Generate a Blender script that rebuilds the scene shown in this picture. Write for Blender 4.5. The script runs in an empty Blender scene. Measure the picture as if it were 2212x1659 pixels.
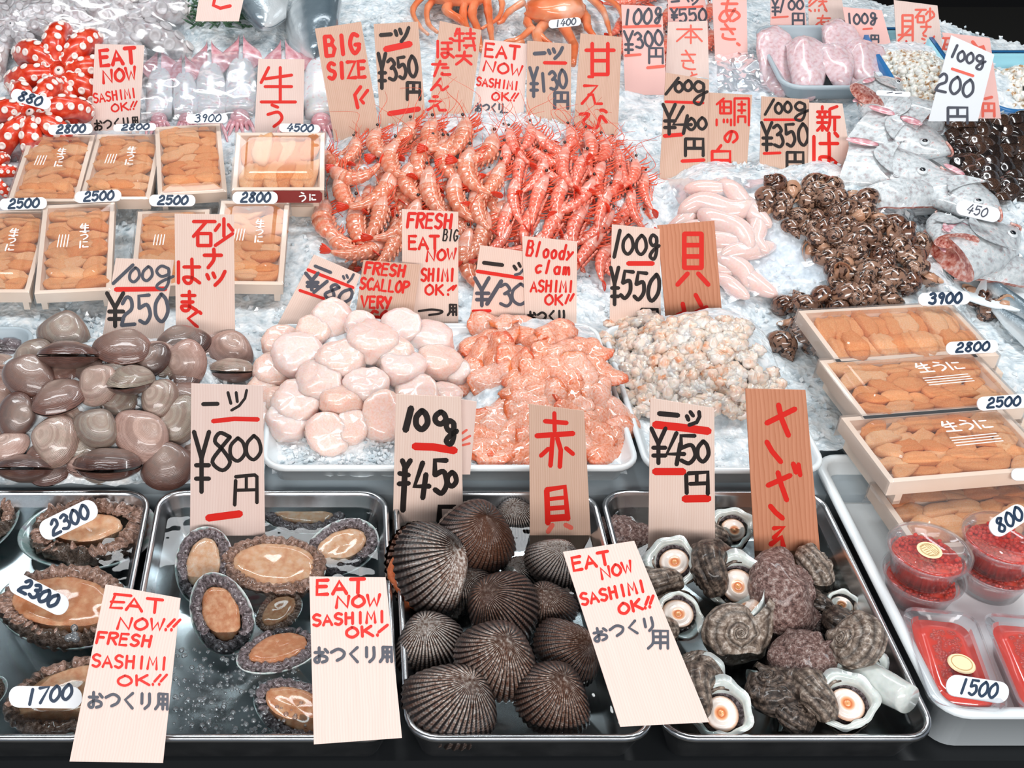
import bpy, math, random
import numpy as np
from mathutils import Vector, Matrix

# ------------------------------------------------------------------ camera, world, lights
R0 = random.Random(7)
SC = bpy.context.scene
COL = SC.collection
B = 0.70                      # height of the counter top above the market floor
F, CX, CY = 2600.0, 740.0, 829.0
TH = math.atan(1879.0 / F)    # camera pitch below the horizon
CH = 0.937                    # camera height above the counter top
cam_d = bpy.data.cameras.new('camera'); cam = bpy.data.objects.new('camera', cam_d); COL.objects.link(cam)
cam_d.sensor_width = 36.0; cam_d.lens = F / 2212 * 36.0
cam_d.shift_x = (1106 - CX) / 2212.0
cam_d.shift_y = (CY - 829.5) / 2212.0
cam_d.clip_start = 0.02
cam.location = (0, 0, B + CH); cam.rotation_euler = (math.pi / 2 - TH, 0, 0)
SC.camera = cam
SC.view_settings.view_transform = 'Standard'; SC.view_settings.look = 'None'
SC.view_settings.gamma = 1.0; SC.view_settings.use_curve_mapping = False
SC.view_settings.exposure = 0.06
SC.cycles.max_bounces = 8; SC.cycles.diffuse_bounces = 3; SC.cycles.glossy_bounces = 3; SC.cycles.transparent_max_bounces = 12
W = bpy.data.worlds.new('world'); SC.world = W; W.use_nodes = True
W.node_tree.nodes['Background'].inputs[0].default_value = (0.80, 0.88, 1.0, 1)
W.node_tree.nodes['Background'].inputs[1].default_value = 0.30


def area(name, loc, sx, sy, power, col=(1, 1, 1), tgt=(0.1, 1.2, 0)):
    l = bpy.data.lights.new(name, 'AREA'); l.shape = 'RECTANGLE'; l.size = sx; l.size_y = sy
    l.energy = power; l.color = col
    o = bpy.data.objects.new(name, l); COL.objects.link(o)
    o.location = (loc[0], loc[1], loc[2] + B)
    d = Vector((tgt[0], tgt[1], tgt[2] + B)) - o.location
    o.rotation_euler = d.to_track_quat('-Z', 'Y').to_euler()
    return o


area('ceiling_tube_light', (-0.5, 1.35, 1.55), 1.3, 0.14, 14, (0.95, 0.98, 1.0), (-0.5, 1.3, 0))
area('ceiling_tube_light', (0.95, 1.45, 1.55), 1.3, 0.14, 14, (0.95, 0.98, 1.0), (0.8, 1.4, 0))
area('ceiling_tube_light', (0.2, 2.6, 1.6), 1.8, 0.14, 9, (0.95, 0.98, 1.0), (0.2, 2.2, 0))
area('ceiling_tube_light', (0.2, -1.0, 1.25), 2.8, 0.35, 52, (1.0, 0.97, 0.95), (0.2, 1.2, 0))


# ------------------------------------------------------------------ projection helpers (counter-top coordinates)
def ray(px, py):
    x = (px - CX) / F; y = (CY - py) / F
    return np.array((x, y * math.sin(TH) + math.cos(TH), y * math.cos(TH) - math.sin(TH)))


EYE = np.array((0, 0, CH))


def gp(px, py, z=0.05):
    d = ray(px, py); t = (CH - z) / -d[2]
    return EYE + d * t


def sc_at(p):
    f = np.array((0, math.cos(TH), -math.sin(TH)))
    return F / float(np.dot(np.asarray(p) - EYE, f))


def onplane(px, py, P0, n):
    d = ray(px, py); t = np.dot(P0 - EYE, n) / np.dot(d, n)
    return EYE + d * t


def hit(px, py, H, off=0.0):
    d = ray(px, py); lo = 0.5; t = 0.5; st = 0.01
    while t < 4:
        p = EYE + d * t
        if p[2] <= H(p[0], p[1]) + off: break
        lo = t; t += st
    hi = t
    for _ in range(14):
        m = (lo + hi) / 2; p = EYE + d * m
        if p[2] <= H(p[0], p[1]) + off: hi = m
        else: lo = m
    return EYE + d * hi


def hex_(s):
    s = s.lstrip('#'); c = [int(s[i:i + 2], 16) / 255 for i in (0, 2, 4)]
    return tuple(v / 12.92 if v <= .04045 else ((v + .055) / 1.055) ** 2.4 for v in c) + (1.0,)


# ------------------------------------------------------------------ numpy noise
_rng = np.random.RandomState(11)
_LAT = _rng.rand(32, 32, 32).astype(np.float64) * 2 - 1


def vn(P):
    P = np.asarray(P, float); i = np.floor(P).astype(int); f = P - i; f = f * f * (3 - 2 * f)
    out = 0
    for a in (0, 1):
        for b in (0, 1):
            for c in (0, 1):
                w = (f[..., 0] if a else 1 - f[..., 0]) * (f[..., 1] if b else 1 - f[..., 1]) * (f[..., 2] if c else 1 - f[..., 2])
                out = out + w * _LAT[(i[..., 0] + a) % 32, (i[..., 1] + b) % 32, (i[..., 2] + c) % 32]
    return out


def fn(P, freq=1.0, octv=3, seed=0.0):
    P = np.asarray(P, float) * freq + seed * 7.31; o = 0; a = 1.0
    for k in range(octv):
        o = o + vn(P) * a; P = P * 2.03 + 3.7; a *= .5
    return o


# ------------------------------------------------------------------ mesh building
class MB:
    def __init__(s): s.V = []; s.F = []; s.M = []; s.U = []; s.n = 0

    def add(s, V, Fc, mi=0, uv=None):
        if not isinstance(mi, int): mi, uv = 0, mi
        V = np.asarray(V, float).reshape(-1, 3); k = s.n
        s.V.append(V); s.F += [tuple(i + k for i in f) for f in Fc]; s.M += [mi] * len(Fc)
        s.U.append(np.zeros((len(V), 2)) if uv is None else np.asarray(uv, float).reshape(-1, 2)); s.n += len(V)
        return s

    def mesh(s, name, mats, smooth=True):
        me = bpy.data.meshes.new(name); V = np.concatenate(s.V)
        me.from_pydata(V.tolist(), [], s.F)
        for m in (mats if isinstance(mats, (list, tuple)) else [mats]): me.materials.append(m)
        me.polygons.foreach_set('material_index', np.array(s.M, np.int32))
        me.polygons.foreach_set('use_smooth', np.full(len(s.F), smooth, bool))
        U = np.concatenate(s.U); lay = me.uv_layers.new(name='UVMap')
        li = np.empty(len(me.loops), np.int32); me.loops.foreach_get('vertex_index', li)
        lay.data.foreach_set('uv', np.ascontiguousarray(U[li].ravel(), dtype=np.float32)); me.update()
        return me


def grid(nu, nv, f, cu=False, cv=False):
    """f(U,V) -> X,Y,Z on a nu x nv lattice; returns V,F,uv"""
    u = np.linspace(0, 1, nu, endpoint=not cu); v = np.linspace(0, 1, nv, endpoint=not cv)
    Uu, Vv = np.meshgrid(u, v, indexing='ij'); P = np.stack(f(Uu, Vv), -1).reshape(-1, 3)
    Fc = []
    for i in range(nu if cu else nu - 1):
        a = i; b = (i + 1) % nu
        for j in range(nv if cv else nv - 1):
            c = j; d = (j + 1) % nv
            Fc.append((a * nv + c, b * nv + c, b * nv + d, a * nv + d))
    return P, Fc, np.stack((Uu, Vv), -1).reshape(-1, 2)


def blob(nu, nv, rx, ry, rz, e=1.0, amp=0.0, fr=2.0, seed=0, fz=None):
    """noisy super-ellipsoid; uv.y = |latitude|"""
    def f(U, V):
        la = (V - .5) * math.pi; lo = U * 2 * math.pi
        cl = np.cos(la); sl = np.sin(la); p = lambda q: np.sign(q) * np.abs(q) ** e
        X, Y, Z = p(cl) * np.cos(lo), p(cl) * np.sin(lo), p(sl)
        if amp:
            k = 1 + amp * fn(np.stack((X, Y, Z), -1), fr, 3, seed); X, Y, Z = X * k, Y * k, Z * k
        return X * rx, Y * ry, Z * rz
    P, Fc, uv = grid(nu, nv, f, cu=True)
    if fz: P = fz(P)
    return P, Fc, uv


def tube(path, rad, sides=8, cap=True, flat=1.0):
    path = np.asarray(path, float); n = len(path); rad = np.broadcast_to(rad, (n,))
    T = np.gradient(path, axis=0); T /= np.linalg.norm(T, axis=1)[:, None] + 1e-9
    up = np.array((0, 0, 1.0)) if abs(T[0][2]) < .9 else np.array((1.0, 0, 0))
    N = np.cross(T[0], up); N /= np.linalg.norm(N); V = []; uv = []
    for i in range(n):
        N = N - T[i] * np.dot(N, T[i]); N /= np.linalg.norm(N) + 1e-9; Bn = np.cross(T[i], N)
        for k in range(sides):
            a = 2 * math.pi * k / sides
            V.append(path[i] + rad[i] * (math.cos(a) * N + flat * math.sin(a) * Bn)); uv.append((k / sides, i / max(1, n - 1)))
    Fc = [(i * sides + k, i * sides + (k + 1) % sides, (i + 1) * sides + (k + 1) % sides, (i + 1) * sides + k) for i in range(n - 1) for k in range(sides)]
    if cap: Fc += [tuple(range(sides))[::-1], tuple((n - 1) * sides + k for k in range(sides))]
    return np.array(V), Fc, np.array(uv)


def lathe(prof, sides=40):
    """prof [(r,z)...] bottom->top"""
    prof = np.array(prof, float)
    V = [(r * math.cos(2 * math.pi * k / sides), r * math.sin(2 * math.pi * k / sides), z) for r, z in prof for k in range(sides)]
    Fc = [(i * sides + k, i * sides + (k + 1) % sides, (i + 1) * sides + (k + 1) % sides, (i + 1) * sides + k) for i in range(len(prof) - 1) for k in range(sides)]
    return np.array(V), Fc, None


def box(x0, x1, y0, y1, z0, z1):
    V = [(x, y, z) for z in (z0, z1) for y in (y0, y1) for x in (x0, x1)]
    return np.array(V, float), [(0, 2, 3, 1), (4, 5, 7, 6), (0, 1, 5, 4), (1, 3, 7, 5), (3, 2, 6, 7), (2, 0, 4, 6)], None


def rrect(hx, hy, r, n=6):
    pts = []
    for sx, sy, a0 in ((1, 1, 0), (-1, 1, 90), (-1, -1, 180), (1, -1, 270)):
        for k in range(n + 1):
            a = math.radians(a0 + 90 * k / n); pts.append((sx * (hx - r) + r * math.cos(a), sy * (hy - r) + r * math.sin(a)))
    return np.array(pts)


def loft(loops, capb=True, capt=True):
    n = len(loops[0]); V = np.concatenate(loops)
    Fc = [(i * n + k, i * n + (k + 1) % n, (i + 1) * n + (k + 1) % n, (i + 1) * n + k) for i in range(len(loops) - 1) for k in range(n)]
    if capb: Fc.append(tuple(range(n))[::-1])
    if capt: Fc.append(tuple((len(loops) - 1) * n + k for k in range(n)))
    return V, Fc, None


def catmull(P, sub=5):
    P = np.asarray(P, float); n = len(P)
    if n < 3: return P
    Q = np.concatenate(([2 * P[0] - P[1]], P, [2 * P[-1] - P[-2]])); out = []
    for i in range(1, n):
        for k in range(sub):
            t = k / sub
            out.append(.5 * ((2 * Q[i]) + (-Q[i - 1] + Q[i + 1]) * t + (2 * Q[i - 1] - 5 * Q[i] + 4 * Q[i + 1] - Q[i + 2]) * t * t + (-Q[i - 1] + 3 * Q[i] - 3 * Q[i + 1] + Q[i + 2]) * t ** 3))
    out.append(P[-1]); return np.array(out)


# ------------------------------------------------------------------ objects
def obj(name, me, parent=None):
    o = bpy.data.objects.new(name, me); COL.objects.link(o)
    if parent is not None: o.parent = parent
    return o


def tag(o, label=None, cat=None, group=None, kind=None):
    if label: o['label'] = label
    if cat: o['category'] = cat
    if group: o['group'] = group
    if kind: o['kind'] = kind
    return o


def inst(tpl, M, label, cat, group=None):
    """tpl=(name,[ (part,mesh,[(subpart,mesh)..]) ]) : one thing with its own part objects (mesh data shared)"""
    name, parts = tpl
    if len(parts) == 1: r = obj(name, parts[0][1])
    else:
        r = obj(name, None); r.empty_display_size = .01
        for p in parts:
            c = obj(p[0], p[1], r)
            for q in (p[2] if len(p) > 2 else ()): obj(q[0], q[1], c)
    r.matrix_world = M
    return tag(r, label, cat, group)


def frame(p, x=None, y=None, z=(0, 0, 1), s=1.0, sy=None, sz=None):
    """matrix with local Y along y (or X along x), Z near z"""
    z = Vector(z).normalized()
    if y is not None:
        y = Vector(y).normalized(); x = y.cross(z).normalized(); z = x.cross(y)
    else:
        x = Vector(x if x is not None else (1, 0, 0)).normalized(); y = z.cross(x).normalized(); x = y.cross(z)
    M = Matrix.Identity(4)
    ss = (s, sy or s, sz or s)
    for j, v in enumerate((x, y, z)):
        for i in range(3): M[i][j] = v[i] * ss[j]
    M.translation = Vector(p); return M


def toward(px, py, ang, p, dz=0.0):
    """world direction in the horizontal plane that runs at screen angle ang (deg, ccw, 0=right)"""
    a = math.radians(ang); q = gp(px + 20 * math.cos(a), py - 20 * math.sin(a), p[2])
    d = q - p; d /= np.linalg.norm(d); d[2] = dz
    return d / np.linalg.norm(d)


def camdir(p):
    d = EYE - np.asarray(p); return d / np.linalg.norm(d)


def nrm(H, p, e=.004, k=1.0):
    x, y = p[0], p[1]
    n = np.array((-(H(x + e, y) - H(x - e, y)) / (2 * e) * k, -(H(x, y + e) - H(x, y - e)) / (2 * e) * k, 1.0))
    return n / np.linalg.norm(n)


# ------------------------------------------------------------------ materials
class N:
    def __init__(s, name):
        s.m = bpy.data.materials.new(name); s.m.use_nodes = True; s.t = s.m.node_tree; s.n = s.t.nodes; s.l = s.t.links
        s.n.clear(); s.out = s.n.new('ShaderNodeOutputMaterial')

    def a(s, typ, ins=None, **kw):
        x = s.n.new('ShaderNode' + typ)
        for k, v in kw.items(): setattr(x, k, v)
        for k, v in (ins or {}).items(): s.set(x, k, v)
        return x

    def set(s, x, k, v):
        i = x.inputs[k]
        if hasattr(v, 'is_linked') or isinstance(v, bpy.types.NodeSocket): s.l.new(v, i)
        else: i.default_value = v

    def mix(s, f, a, b, mode='MIX'):
        x = s.n.new('ShaderNodeMix'); x.data_type = 'RGBA'; x.blend_type = mode
        s.set(x, 0, f); s.set(x, 6, a); s.set(x, 7, b); return x.outputs[2]

    def math(s, op, a, b=0.0, c=0.0):
        x = s.n.new('ShaderNodeMath'); x.operation = op; s.set(x, 0, a); s.set(x, 1, b); s.set(x, 2, c); return x.outputs[0]

    def ramp(s, f, stops, interp='LINEAR'):
        x = s.n.new('ShaderNodeValToRGB'); x.color_ramp.interpolation = interp; e = x.color_ramp.elements
        while len(e) < len(stops): e.new(.5)
        for q, (p, c) in zip(e, stops): q.position = p; q.color = hex_(c) if isinstance(c, str) else c
        s.set(x, 0, f); return x.outputs[0]

    def noise(s, scale, detail=3.0, co=None, rough=.5, dist=0.0):
        x = s.a('TexNoise', {'Scale': scale, 'Detail': detail, 'Roughness': rough, 'Distortion': dist})
        s.l.new(co if co is not None else s.obj(), x.inputs['Vector']); return x.outputs[0]

    def tc(s):
        if not hasattr(s, '_tc'): s._tc = s.n.new('ShaderNodeTexCoord')
        return s._tc

    def obj(s): return s.tc().outputs['Object']

    def uv(s):
        if not hasattr(s, '_sx'):
            s._sx = s.n.new('ShaderNodeSeparateXYZ'); s.l.new(s.tc().outputs['UV'], s._sx.inputs[0])
        return s._sx.outputs[0], s._sx.outputs[1]

    def rnd(s):
        if not hasattr(s, '_oi'): s._oi = s.n.new('ShaderNodeObjectInfo')
        return s._oi.outputs['Random']

    def bump(s, h, st=.3, d=.002):
        return s.a('Bump', {'Height': h, 'Strength': st, 'Distance': d}).outputs[0]

    def done(s, col, rough=.4, spec=.5, sss=0.0, rad=(1, .4, .25), sc=.01, coat=0.0, normal=None, metal=0.0, crough=.08):
        p = s.a('BsdfPrincipled', {'Base Color': hex_(col) if isinstance(col, str) else col, 'Roughness': rough, 'Metallic': metal, 'Specular IOR Level': spec})
        if sss: s.set(p, 'Subsurface Weight', sss); s.set(p, 'Subsurface Radius', rad); s.set(p, 'Subsurface Scale', sc)
        if coat: s.set(p, 'Coat Weight', coat); s.set(p, 'Coat Roughness', crough)
        if normal is not None: s.set(p, 'Normal', normal)
        s.l.new(p.outputs[0], s.out.inputs[0]); return s.m


def flat(name, c, rough=.5, **k): return N(name).done(c, rough, **k)


def clear(name, tint=(1, 1, 1, 1), ior=1.45, haze=0.0, hazec=(.9, .95, 1, 1), rough=.03, bump=0.0, bscale=30, gain=1.0):
    s = N(name)
    nor = s.bump(s.noise(bscale, 2.0), bump, .004) if bump else None
    tr = s.a('BsdfTransparent', {'Color': tint}); gl = s.a('BsdfGlossy', {'Roughness': rough, 'Color': (1, 1, 1, 1)})
    fr = s.a('Fresnel', {'IOR': ior})
    if nor is not None: s.set(gl, 'Normal', nor); s.set(fr, 'Normal', nor)
    base = tr
    if haze:
        df = s.a('BsdfDiffuse', {'Color': hazec}); base = s.a('MixShader', {0: haze})
        s.l.new(tr.outputs[0], base.inputs[1]); s.l.new(df.outputs[0], base.inputs[2])
    f = s.math('MULTIPLY', fr.outputs[0], gain)
    mx = s.a('MixShader', {0: f}); s.l.new(base.outputs[0], mx.inputs[1]); s.l.new(gl.outputs[0], mx.inputs[2])
    s.l.new(mx.outputs[0], s.out.inputs[0]); return s.m


MT = {}


def wood(name, a, b, lines=26):
    s = N(name); u, v = s.uv()
    w = s.math('ADD', s.math('MULTIPLY', u, lines), s.math('MULTIPLY', s.noise(3.0, 2.0, s.tc().outputs['UV']), 1.6))
    w = s.math('POWER', s.math('FRACT', w), 2.2)
    cmb = s.a('CombineXYZ', {0: s.math('MULTIPLY', u, 12.0), 1: s.math('MULTIPLY', v, 2.2), 2: s.math('MULTIPLY', s.rnd(), 40)})
    blot = s.noise(1.0, 3.0, cmb.outputs[0])
    c = s.mix(s.math('MULTIPLY', w, .55), hex_(a), hex_(b))
    c = s.mix(s.math('MULTIPLY', blot, .45), c, hex_(b))
    return s.done(c, .62, spec=.3)


MT['pale'] = wood('pale_wood', 'F3DCD0', 'DDBBA8')
MT['tan'] = wood('tan_wood', 'DFC0AC', 'BE9078')
MT['brown'] = wood('cedar_wood', 'DA9A7A', 'B06744', 14)
MT['white'] = wood('white_wood', 'EFD9D0', 'DDBFB3')
MT['pink'] = flat('pink_card', 'F4C4BC', .6)
MT['card'] = flat('white_plastic_card', 'EEF2F6', .35)
MT['red'] = flat('red_ink', 'DE1C0C', .5)
MT['black'] = flat('black_ink', '1C120F', .5)
MT['grey'] = flat('faded_ink', '4C4F5A', .5)
MT['blue'] = flat('navy_ink', '17304A', .5)
MT['rose'] = flat('faded_red_ink', 'EE6A58', .5)
MT['print'] = flat('white_print', 'F6F6F4', .5)

s = N('stainless_steel'); MT['steel'] = s.done((.58, .60, .62, 1), s.math('ADD', .16, s.math('MULTIPLY', s.noise(40, 3.0), .16)), metal=1.0)
MT['plastic'] = flat('white_plastic', 'E4ECEF', .22, coat=.3)
MT['greyp'] = flat('grey_plastic', 'AEBBC2', .3)
MT['aqua'] = flat('aqua_plastic', '9CD3E0', .3)
MT['blueedge'] = flat('blue_plastic', '2C6FA8', .3)
MT['counter'] = flat('dark_counter', '15181B', .5)
MT['dark'] = flat('dark_wall', '0B0A0D', .7)
MT['clear'] = clear('clear_plastic', (.98, .985, .99, 1), 1.45, .045, rough=.06, gain=.6)
MT['film'] = clear('plastic_film', (.97, .98, 1, 1), 1.45, .07, rough=.2, bump=.06, bscale=12, gain=.32)
MT['bag'] = clear('plastic_bag', (.95, .97, 1, 1), 1.45, .22, rough=.2, bump=.10, bscale=12, gain=.5)
MT['water'] = clear('tray_water', (.80, .86, .87, 1), 1.33, 0.0, rough=.0, bump=.25, bscale=22)
MT['bubble'] = clear('bubble_film', (.93, .96, .97, 1), 1.5, .10, rough=.02, gain=2.0)

s = N('crushed_ice')
vo = s.a('TexVoronoi', {'Scale': 150.0}); s.l.new(s.obj(), vo.inputs['Vector'])
h = s.math('ADD', s.math('MULTIPLY', s.noise(120, 4.0), .8), s.math('MULTIPLY', vo.outputs['Distance'], .7))
ic = s.ramp(s.noise(60, 4.0), [(.28, 'AFBFC7'), (.46, 'D9E3E8'), (.68, 'F5F8F9')])
MT['ice'] = s.done(ic, .22, spec=.6, sss=.25, rad=(.8, .9, 1), sc=.01, normal=s.bump(h, .55, .004))
s = N('ice_chip'); MT['chip'] = s.done(s.ramp(s.noise(70, 2.0), [(.3, 'C2D2DA'), (.7, 'F7FAFC')]), .08, spec=.8, sss=.3, rad=(.8, .9, 1), sc=.005)


def shellmat(name, stops, rings=34, dark='2A211F'):
    s = N(name); u, v = s.uv()
    nz = s.noise(9, 3.0)
    ring = s.math('SINE', s.math('MULTIPLY', s.math('ADD', v, s.math('MULTIPLY', nz, .06)), rings * 6.283))
    base = s.ramp(s.math('ADD', s.math('MULTIPLY', s.rnd(), .8), s.math('MULTIPLY', nz, .25)), stops)
    rr = s.math('MULTIPLY', s.math('MULTIPLY_ADD', ring, .5, .5), .42)
    zone = s.ramp(s.noise(5.0, 1.0, s.a('CombineXYZ', {0: s.math('MULTIPLY', v, 1.6), 1: s.math('MULTIPLY', s.rnd(), 30)}).outputs[0]), [(.42, (0, 0, 0, 1)), (.58, (1, 1, 1, 1))])
    c = s.mix(s.math('MULTIPLY', zone, .5), base, hex_('6B3F33'))
    c = s.mix(rr, c, hex_(dark))
    sp = s.ramp(s.noise(70, 2.0, dist=.5), [(.60, (0, 0, 0, 1)), (.68, (1, 1, 1, 1))])
    c = s.mix(s.math('MULTIPLY', sp, .35), c, hex_('6A3E2C'))
    # pale worn zone near the hinge
    c = s.mix(s.math('MULTIPLY', s.math('SUBTRACT', 1.0, v), .35), c, hex_('E8D3C4'))
    return s.done(c, .28, spec=.5, coat=.6, normal=s.bump(ring, .15, .001))


MT['clam'] = shellmat('clam_shell', [(.08, '3B1F1A'), (.22, '4E3A38'), (.38, '7E5A50'), (.50, 'AE8578'), (.64, 'CDAA9E'), (.80, 'A09484'), (.95, '74716F')])
s = N('ark_shell'); u, v = s.uv()
rib = s.math('MULTIPLY_ADD', s.math('SINE', s.math('MULTIPLY', u, 6.2832 * 40)), .5, .5)
nz = s.noise(30, 3.0); gran = s.math('MULTIPLY_ADD', s.math('SINE', s.math('MULTIPLY', v, 170)), .5, .5)
edge = s.ramp(s.math('ADD', v, s.math('MULTIPLY', s.math('SUBTRACT', nz, .5), .5)), [(.56, (0, 0, 0, 1)), (.94, (1, 1, 1, 1))])
tone = s.mix(s.ramp(s.math('ADD', nz, s.math('MULTIPLY', s.math('SUBTRACT', s.rnd(), .5), .5)), [(.3, '7A5040'), (.62, 'E6DCD4')]), hex_('8A5A46'), hex_('E8DED6')) if False else s.ramp(s.math('ADD', nz, s.math('MULTIPLY', s.math('SUBTRACT', s.rnd(), .5), .4)), [(.34, '64402F'), (.51, 'A08678'), (.66, 'E2D8D0')])
tone = s.mix(s.math('MULTIPLY', gran, s.math('MULTIPLY', v, .6)), tone, hex_('3A2A26'))
tone = s.mix(s.math('MULTIPLY', edge, .86), tone, hex_('2B211F'))
c = s.mix(s.ramp(rib, [(.25, (0, 0, 0, 1)), (.7, (1, 1, 1, 1))]), hex_('140D0C'), tone)
MT['ark'] = s.done(c, .35, spec=.4, coat=.35, crough=.15, normal=s.bump(s.math('ADD', rib, s.math('MULTIPLY', gran, .4)), .5, .001))
s = N('orange_flesh'); MT['flesh'] = s.done(s.mix(s.noise(60, 3.0), hex_('E2592A'), hex_('F59A66')), .25, sss=.3, coat=.6)

s = N('scallop_meat'); nz = s.noise(26, 3.0)
c = s.ramp(s.math('ADD', s.math('MULTIPLY', nz, .7), s.math('MULTIPLY', s.rnd(), .3)), [(.25, 'E9B6A0'), (.5, 'EBCCC2'), (.8, 'EBDAD7')])
MT['scallop'] = s.done(c, .25, sss=.6, rad=(1, .45, .3), sc=.02, coat=.7, normal=s.bump(s.noise(120, 3.0), .18, .001))
s = N('red_clam_meat'); u, v = s.uv(); nz = s.noise(22, 3.0)
rim = s.ramp(s.math('ADD', s.math('ABSOLUTE', s.math('SUBTRACT', v, .5)), s.math('MULTIPLY', s.math('SUBTRACT', nz, .5), .30)), [(.05, (1, 1, 1, 1)), (.26, (0, 0, 0, 1))])
c = s.mix(rim, s.ramp(s.math('ADD', s.math('MULTIPLY', nz, .8), s.math('MULTIPLY', s.rnd(), .2)), [(.3, 'DD7A4E'), (.48, 'EBA488'), (.72, 'EFCABD')]), s.mix(s.rnd(), hex_('D9481E'), hex_('EE7C3C')))
MT['redclam'] = s.done(c, .2, sss=.35, sc=.008, coat=.9, crough=.05, normal=s.bump(s.noise(90, 2.0), .3, .002))
s = N('white_clam_meat'); nz = s.noise(3.2, 3.0)
c = s.ramp(s.math('ADD', nz, s.math('MULTIPLY', s.rnd(), .22)), [(.36, 'DE8F62'), (.50, 'ECC9B4'), (.74, 'EFE0D7')])
MT['whiteclam'] = s.done(c, .2, sss=.4, sc=.01, coat=.9, crough=.05, normal=s.bump(s.noise(110, 3.0), .35, .002))
s = N('milt_meat'); MT['milt'] = s.done(s.mix(s.noise(30, 2.0), hex_('E8C0B6'), hex_('F0DCD8')), .15, sss=.5, sc=.012, coat=.9)


def shrimpmat(name, a, b, c_, band):
    s = N(name); u, v = s.uv(); nz = s.noise(38, 3.0)
    w = s.math('MULTIPLY_ADD', s.math('SINE', s.math('MULTIPLY', v, 6.283 * band)), .5, .5)
    c = s.mix(s.math('MULTIPLY', w, .6), s.ramp(nz, [(.3, a), (.7, b)]), hex_(c_))
    c = s.mix(s.math('MULTIPLY', s.rnd(), .35), c, hex_(a))
    return s.done(c, .22, sss=.3, sc=.006, coat=.9, crough=.06, normal=s.bump(s.noise(60, 2.0), .2, .001))


MT['botan'] = shrimpmat('botan_shell', 'D97E58', 'E9BBA6', 'D4562C', 9)
MT['botanh'] = shrimpmat('botan_carapace', 'DFA08A', 'EDCBBE', 'E07A54', 5)
MT['ama'] = shrimpmat('ama_shell', 'EE7458', 'F3AE9C', 'E0402A', 9)
MT['amah'] = shrimpmat('ama_carapace', 'EFA492', 'F4CABF', 'E86A52', 5)
MT['feeler'] = flat('shrimp_limb', 'E4593A', .3, sss=.2, sc=.003)
MT['tail'] = flat('shrimp_tail', 'E03A1E', .25, coat=.5)
MT['eye'] = flat('shrimp_eye', '0C0808', .08, coat=1.0)

s = N('spotted_snail'); u, v = s.uv(); nz = s.noise(9, 2.0, dist=.8)
c = s.mix(s.ramp(nz, [(.44, (0, 0, 0, 1)), (.52, (1, 1, 1, 1))]), s.mix(s.rnd(), hex_('26130D'), hex_('35231B')), s.mix(s.rnd(), hex_('6E4A3A'), hex_('A07E6A')))
MT['bai'] = s.done(c, .2, coat=.9, crough=.08)
MT['baiflesh'] = flat('snail_flesh', 'BC9074', .35, sss=.3, coat=.4)
s = N('turban_shell'); u, v = s.uv(); nz = s.noise(16, 5.0, rough=.65)
c = s.ramp(s.math('ADD', s.math('MULTIPLY', nz, .9), s.math('MULTIPLY', s.math('SUBTRACT', s.rnd(), .5), .16)), [(.30, '2A221D'), (.42, '66574D'), (.54, '978779'), (.66, 'D2C8BE')])
c = s.mix(s.math('MULTIPLY', s.math('MULTIPLY_ADD', s.math('COSINE', s.math('MULTIPLY', v, 56.55)), .5, .5), .6), hex_('15100D'), c) if False else s.mix(s.math('MULTIPLY', s.math('SUBTRACT', 1.0, s.math('ABSOLUTE', s.math('COSINE', s.math('MULTIPLY', v, 28.27)))), .75), c, hex_('15100D')); MT['turban'] = s.done(c, .5, spec=.4, coat=.25, normal=s.bump(s.math('ADD', s.math('MULTIPLY', s.noise(20, 4.0), .6), s.math('ABSOLUTE', s.math('COSINE', s.math('MULTIPLY', v, 28.27)))), .5, .004))
s = N('turban_crust'); nz = s.noise(26, 5.0, rough=.7)
c = s.ramp(nz, [(.35, '4A3430'), (.48, '8C6A62'), (.58, 'B79C94'), (.7, 'E2D8D2')]); MT['crust'] = s.done(c, .6, coat=.25, normal=s.bump(s.noise(60, 5.0), 1.0, .006))
s = N('turban_lip'); MT['lip'] = s.done(s.mix(s.noise(12, 2.0), hex_('EDF1EE'), hex_('B9C4BE')), .15, sss=.2, coat=1.0)
s = N('turban_operculum'); u, v = s.uv()
sp = s.math('FRACT', s.math('ADD', s.math('MULTIPLY', v, 2.0), u))
c = s.ramp(v, [(0, 'D4793A'), (.10, 'F0B070'), (.22, 'C9622C'), (.34, 'E9A878'), (.46, 'EFE9E2'), (.8, 'F3EEE8'), (1, 'D8A684')]); c = s.mix(s.math('MULTIPLY', s.noise(30, 2.0), .25), c, hex_('E8B08C'))
MT['oper'] = s.done(c, .3, coat=.6)

s = N('abalone_foot'); nz = s.noise(14, 4.0); c = s.ramp(s.math('ADD', s.math('MULTIPLY', nz, .8), s.math('MULTIPLY', s.math('SUBTRACT', s.rnd(), .5), .35)), [(.2, 'B9764C'), (.45, 'D3A47F'), (.75, 'DCC8B4')])
MT['foot'] = s.done(c, .3, sss=.3, sc=.006, coat=.6, normal=s.bump(s.noise(160, 4.0), .45, .002))
s = N('abalone_mantle'); nz = s.noise(30, 4.0); c = s.ramp(nz, [(.3, '2C2422'), (.5, '75676A'), (.68, 'ABA0A4')]); MT['mantle'] = s.done(c, .3, coat=.6, normal=s.bump(s.noise(90, 4.0), .8, .004))
s = N('abalone_mantle_brown'); nz = s.noise(30, 4.0); c = s.ramp(nz, [(.3, '54382C'), (.5, '93705E'), (.68, 'C4A294')]); MT['mantleb'] = s.done(c, .3, coat=.6, normal=s.bump(s.noise(90, 4.0), .8, .004))
s = N('abalone_shell'); c = s.ramp(s.noise(14, 3.0, dist=1.0), [(.3, '8FB3B0'), (.5, 'D5DEDA'), (.7, 'C6B7C2')]); MT['nacre'] = s.done(c, .18, coat=.8)

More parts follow.
